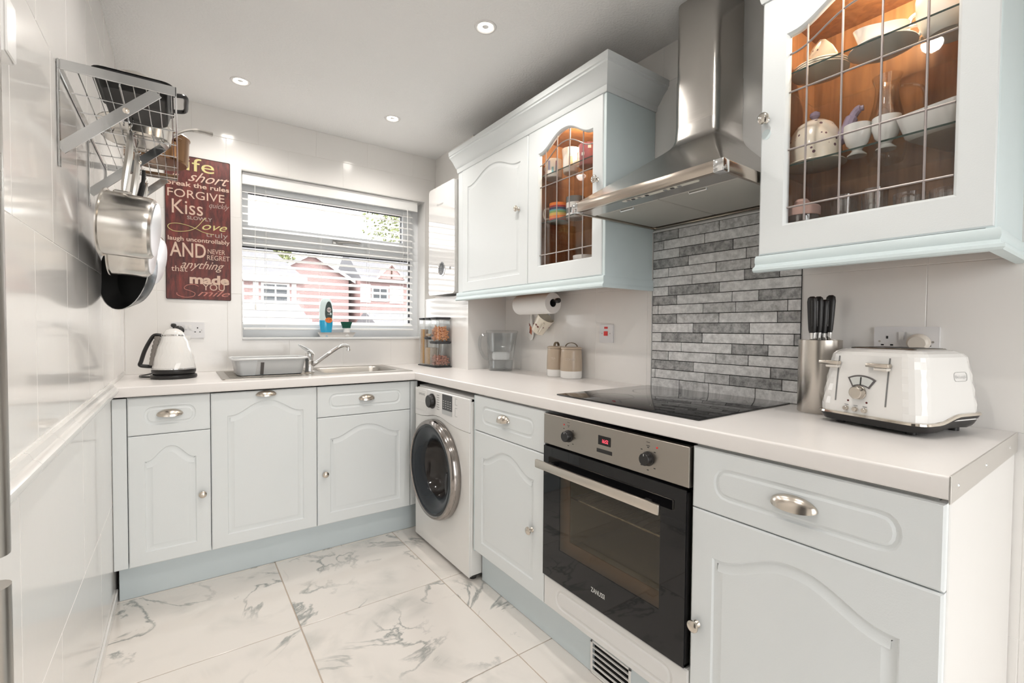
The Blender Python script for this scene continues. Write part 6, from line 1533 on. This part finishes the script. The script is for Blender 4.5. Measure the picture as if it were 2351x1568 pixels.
def house(name, label, x0, x1, y, z0, ze, depth, roof='side', zr=None, hip=0.0):
    t = empty(name, ((x0+x1)/2, y+depth/2, z0), label, 'house', 'houses across the road')
    if roof == 'gable':
        c = (x0+x1)/2
        part(t, 'wall', G().poly([(x0, z0), (x1, z0), (x1, ze), (c, zr), (x0, ze)], 0, -depth, lambda u, w, n: Vector((u, y-n, w))), OBR)
        for s_, a in ((-1, x0), (1, x1)):
            rp = part(t, 'roof_slope', G().loft([[(c, y-0.3, zr+0.02), (c, y-0.3, zr+0.20), (a+0.35*s_, y-0.3, ze-0.28+0.18), (a+0.35*s_, y-0.3, ze-0.28)], [(c, y+depth, zr+0.02), (c, y+depth, zr+0.20), (a+0.35*s_, y+depth, ze-0.28+0.18), (a+0.35*s_, y+depth, ze-0.28)]]), ORF)
            part(rp, 'bargeboard', G().loft([[(c, y-0.36, zr-0.06), (c, y-0.36, zr+0.16), (a+0.38*s_, y-0.36, ze-0.32+0.16), (a+0.38*s_, y-0.36, ze-0.38)], [(c, y-0.30, zr-0.06), (c, y-0.30, zr+0.16), (a+0.38*s_, y-0.30, ze-0.32+0.16), (a+0.38*s_, y-0.30, ze-0.38)]]), OWH)
    else:
        part(t, 'wall', G().box(x0, y, z0, x1, y+depth, ze), OBR)
        ym = y+depth/2
        part(t, 'roof', G().add([(x0-0.05, y-0.4, ze-0.1), (x1+0.05, y-0.4, ze-0.1), (x1+0.05, y+depth+0.4, ze-0.1), (x0-0.05, y+depth+0.4, ze-0.1), (x0-0.05, ym, zr), (x1+0.05-hip, ym, zr)],
             [(0, 3, 2, 1), (0, 1, 5, 4), (2, 3, 4, 5), (1, 2, 5), (0, 4, 3)]), ORF)
        part(t, 'fascia_board', G().box(x0-0.05, y-0.44, ze-0.25, x1+0.05, y-0.40, ze+0.03), OWH)
    return t
def owin(t, x0, x1, z0, z1, y, cols=2):
    w_ = part(t, 'window', G().box(x0-0.09, y-0.06, z0-0.09, x1+0.09, y-0.01, z1+0.09), OWH)
    for k in range(cols):
        a = x0+(x1-x0)*k/cols+0.04; b = x0+(x1-x0)*(k+1)/cols-0.04
        part(w_, 'pane', G().box(a, y-0.075, z0, b, y-0.061, z1), OGL)
h1 = house('terraced_house', 'grey-roofed brick house at the left of the window view', -6.0, 4.25, 24.0, -0.3, 3.76, 6, 'side', 5.7, 1.3)
owin(h1, 2.29, 3.43, 2.54, 3.35, 24.0)
part(h1, 'render_panel', G().box(1.05, 23.97, 2.42, 1.45, 24.0, 3.45), OWH); part(h1, 'render_panel', G().box(1.85, 23.97, 2.42, 2.10, 24.0, 3.45), OWH); part(h1, 'render_panel', G().box(3.62, 23.97, 2.42, 3.85, 24.0, 3.45), OWH)
owin(h1, -0.4, 0.6, 2.54, 3.35, 24.0)
h2 = house('terraced_house', 'brick house with pointed gable in the middle of the window view', 3.65, 8.70, 31.5, -0.3, 4.72, 8, 'gable', 6.15)
h3 = house('terraced_house', 'brick and white house with dormer at the right of the window view', 9.2, 19.0, 30.5, -0.3, 4.72, 7, 'side', 7.1)
for a, b in ((9.22, 9.95), (11.35, 12.4)): part(h3, 'render_panel', G().box(a, 30.46, 3.0, b, 30.5, 4.3), OWH)
owin(h3, 10.1, 11.15, 3.2, 4.0, 30.5)
dm = part(h3, 'dormer', G().poly([(10.25, 4.70), (12.30, 4.70), (11.27, 5.75)], 0, -2.5, lambda u, w, n: Vector((u, 29.9-n, w))), OBR)
for s_ in (-1, 1):
    part(dm, 'dormer_timber', G().tube([(11.27, 29.85, 5.80), (11.27+1.1*s_, 29.85, 4.66)], 0.06, 6), OWH)
part(dm, 'dormer_timber', G().tube([(11.27, 29.86, 4.75), (11.27, 29.86, 5.6)], 0.05, 6), OTB)
g2 = house('garage', 'low garage roof at the left below the terraced house', -3.0, 2.75, 16.0, -0.3, 1.45, 4, 'side', 2.15)
g3 = house('garage', 'low garage roof at the right of the window view', 6.2, 13.0, 18.0, -0.3, 1.15, 4, 'side', 2.0)
LEAF = M('leafy_green', (0.22, 0.25, 0.11), rough=0.8, var=0.4, vscale=4)
def tree(x, y, zc_, rx_, rz_, label, seed):
    t = empty('tree', (x, y, -0.3), label, 'tree', 'trees behind the houses'); rnd = random.Random(seed); g = G()
    for k in range(2600):
        u = Vector((rnd.gauss(0, 1), rnd.gauss(0, 1), rnd.gauss(0, 1))).normalized()*(rnd.random()**0.4)
        p = Vector((x+u.x*rx_, y+u.y*rx_, zc_+u.z*rz_)); a = Vector((rnd.gauss(0, 1), rnd.gauss(0, 1), rnd.gauss(0, 1))).normalized()*0.22; b = a.orthogonal().normalized()*0.13
        g.add([p-a, p+b, p+a, p-b], [(0, 1, 2, 3)])
    f_ = part(t, 'foliage', g, LEAF, smooth=0); f_['kind'] = 'stuff'
    part(t, 'trunk', G().tube([(x, y, -0.3), (x+0.2, y, zc_)], [0.35, 0.15], 8), OTB)
tree(5.2, 47.0, 6.8, 3.4, 2.6, 'tree showing between the left roof and the pointed gable', 1)
tree(-2.6, 44.0, 6.6, 3.2, 2.4, 'tree showing above the left grey roof', 2)
tree(17.2, 40.0, 11.0, 4.6, 5.6, 'tall pale green tree at the upper right of the window view', 3)
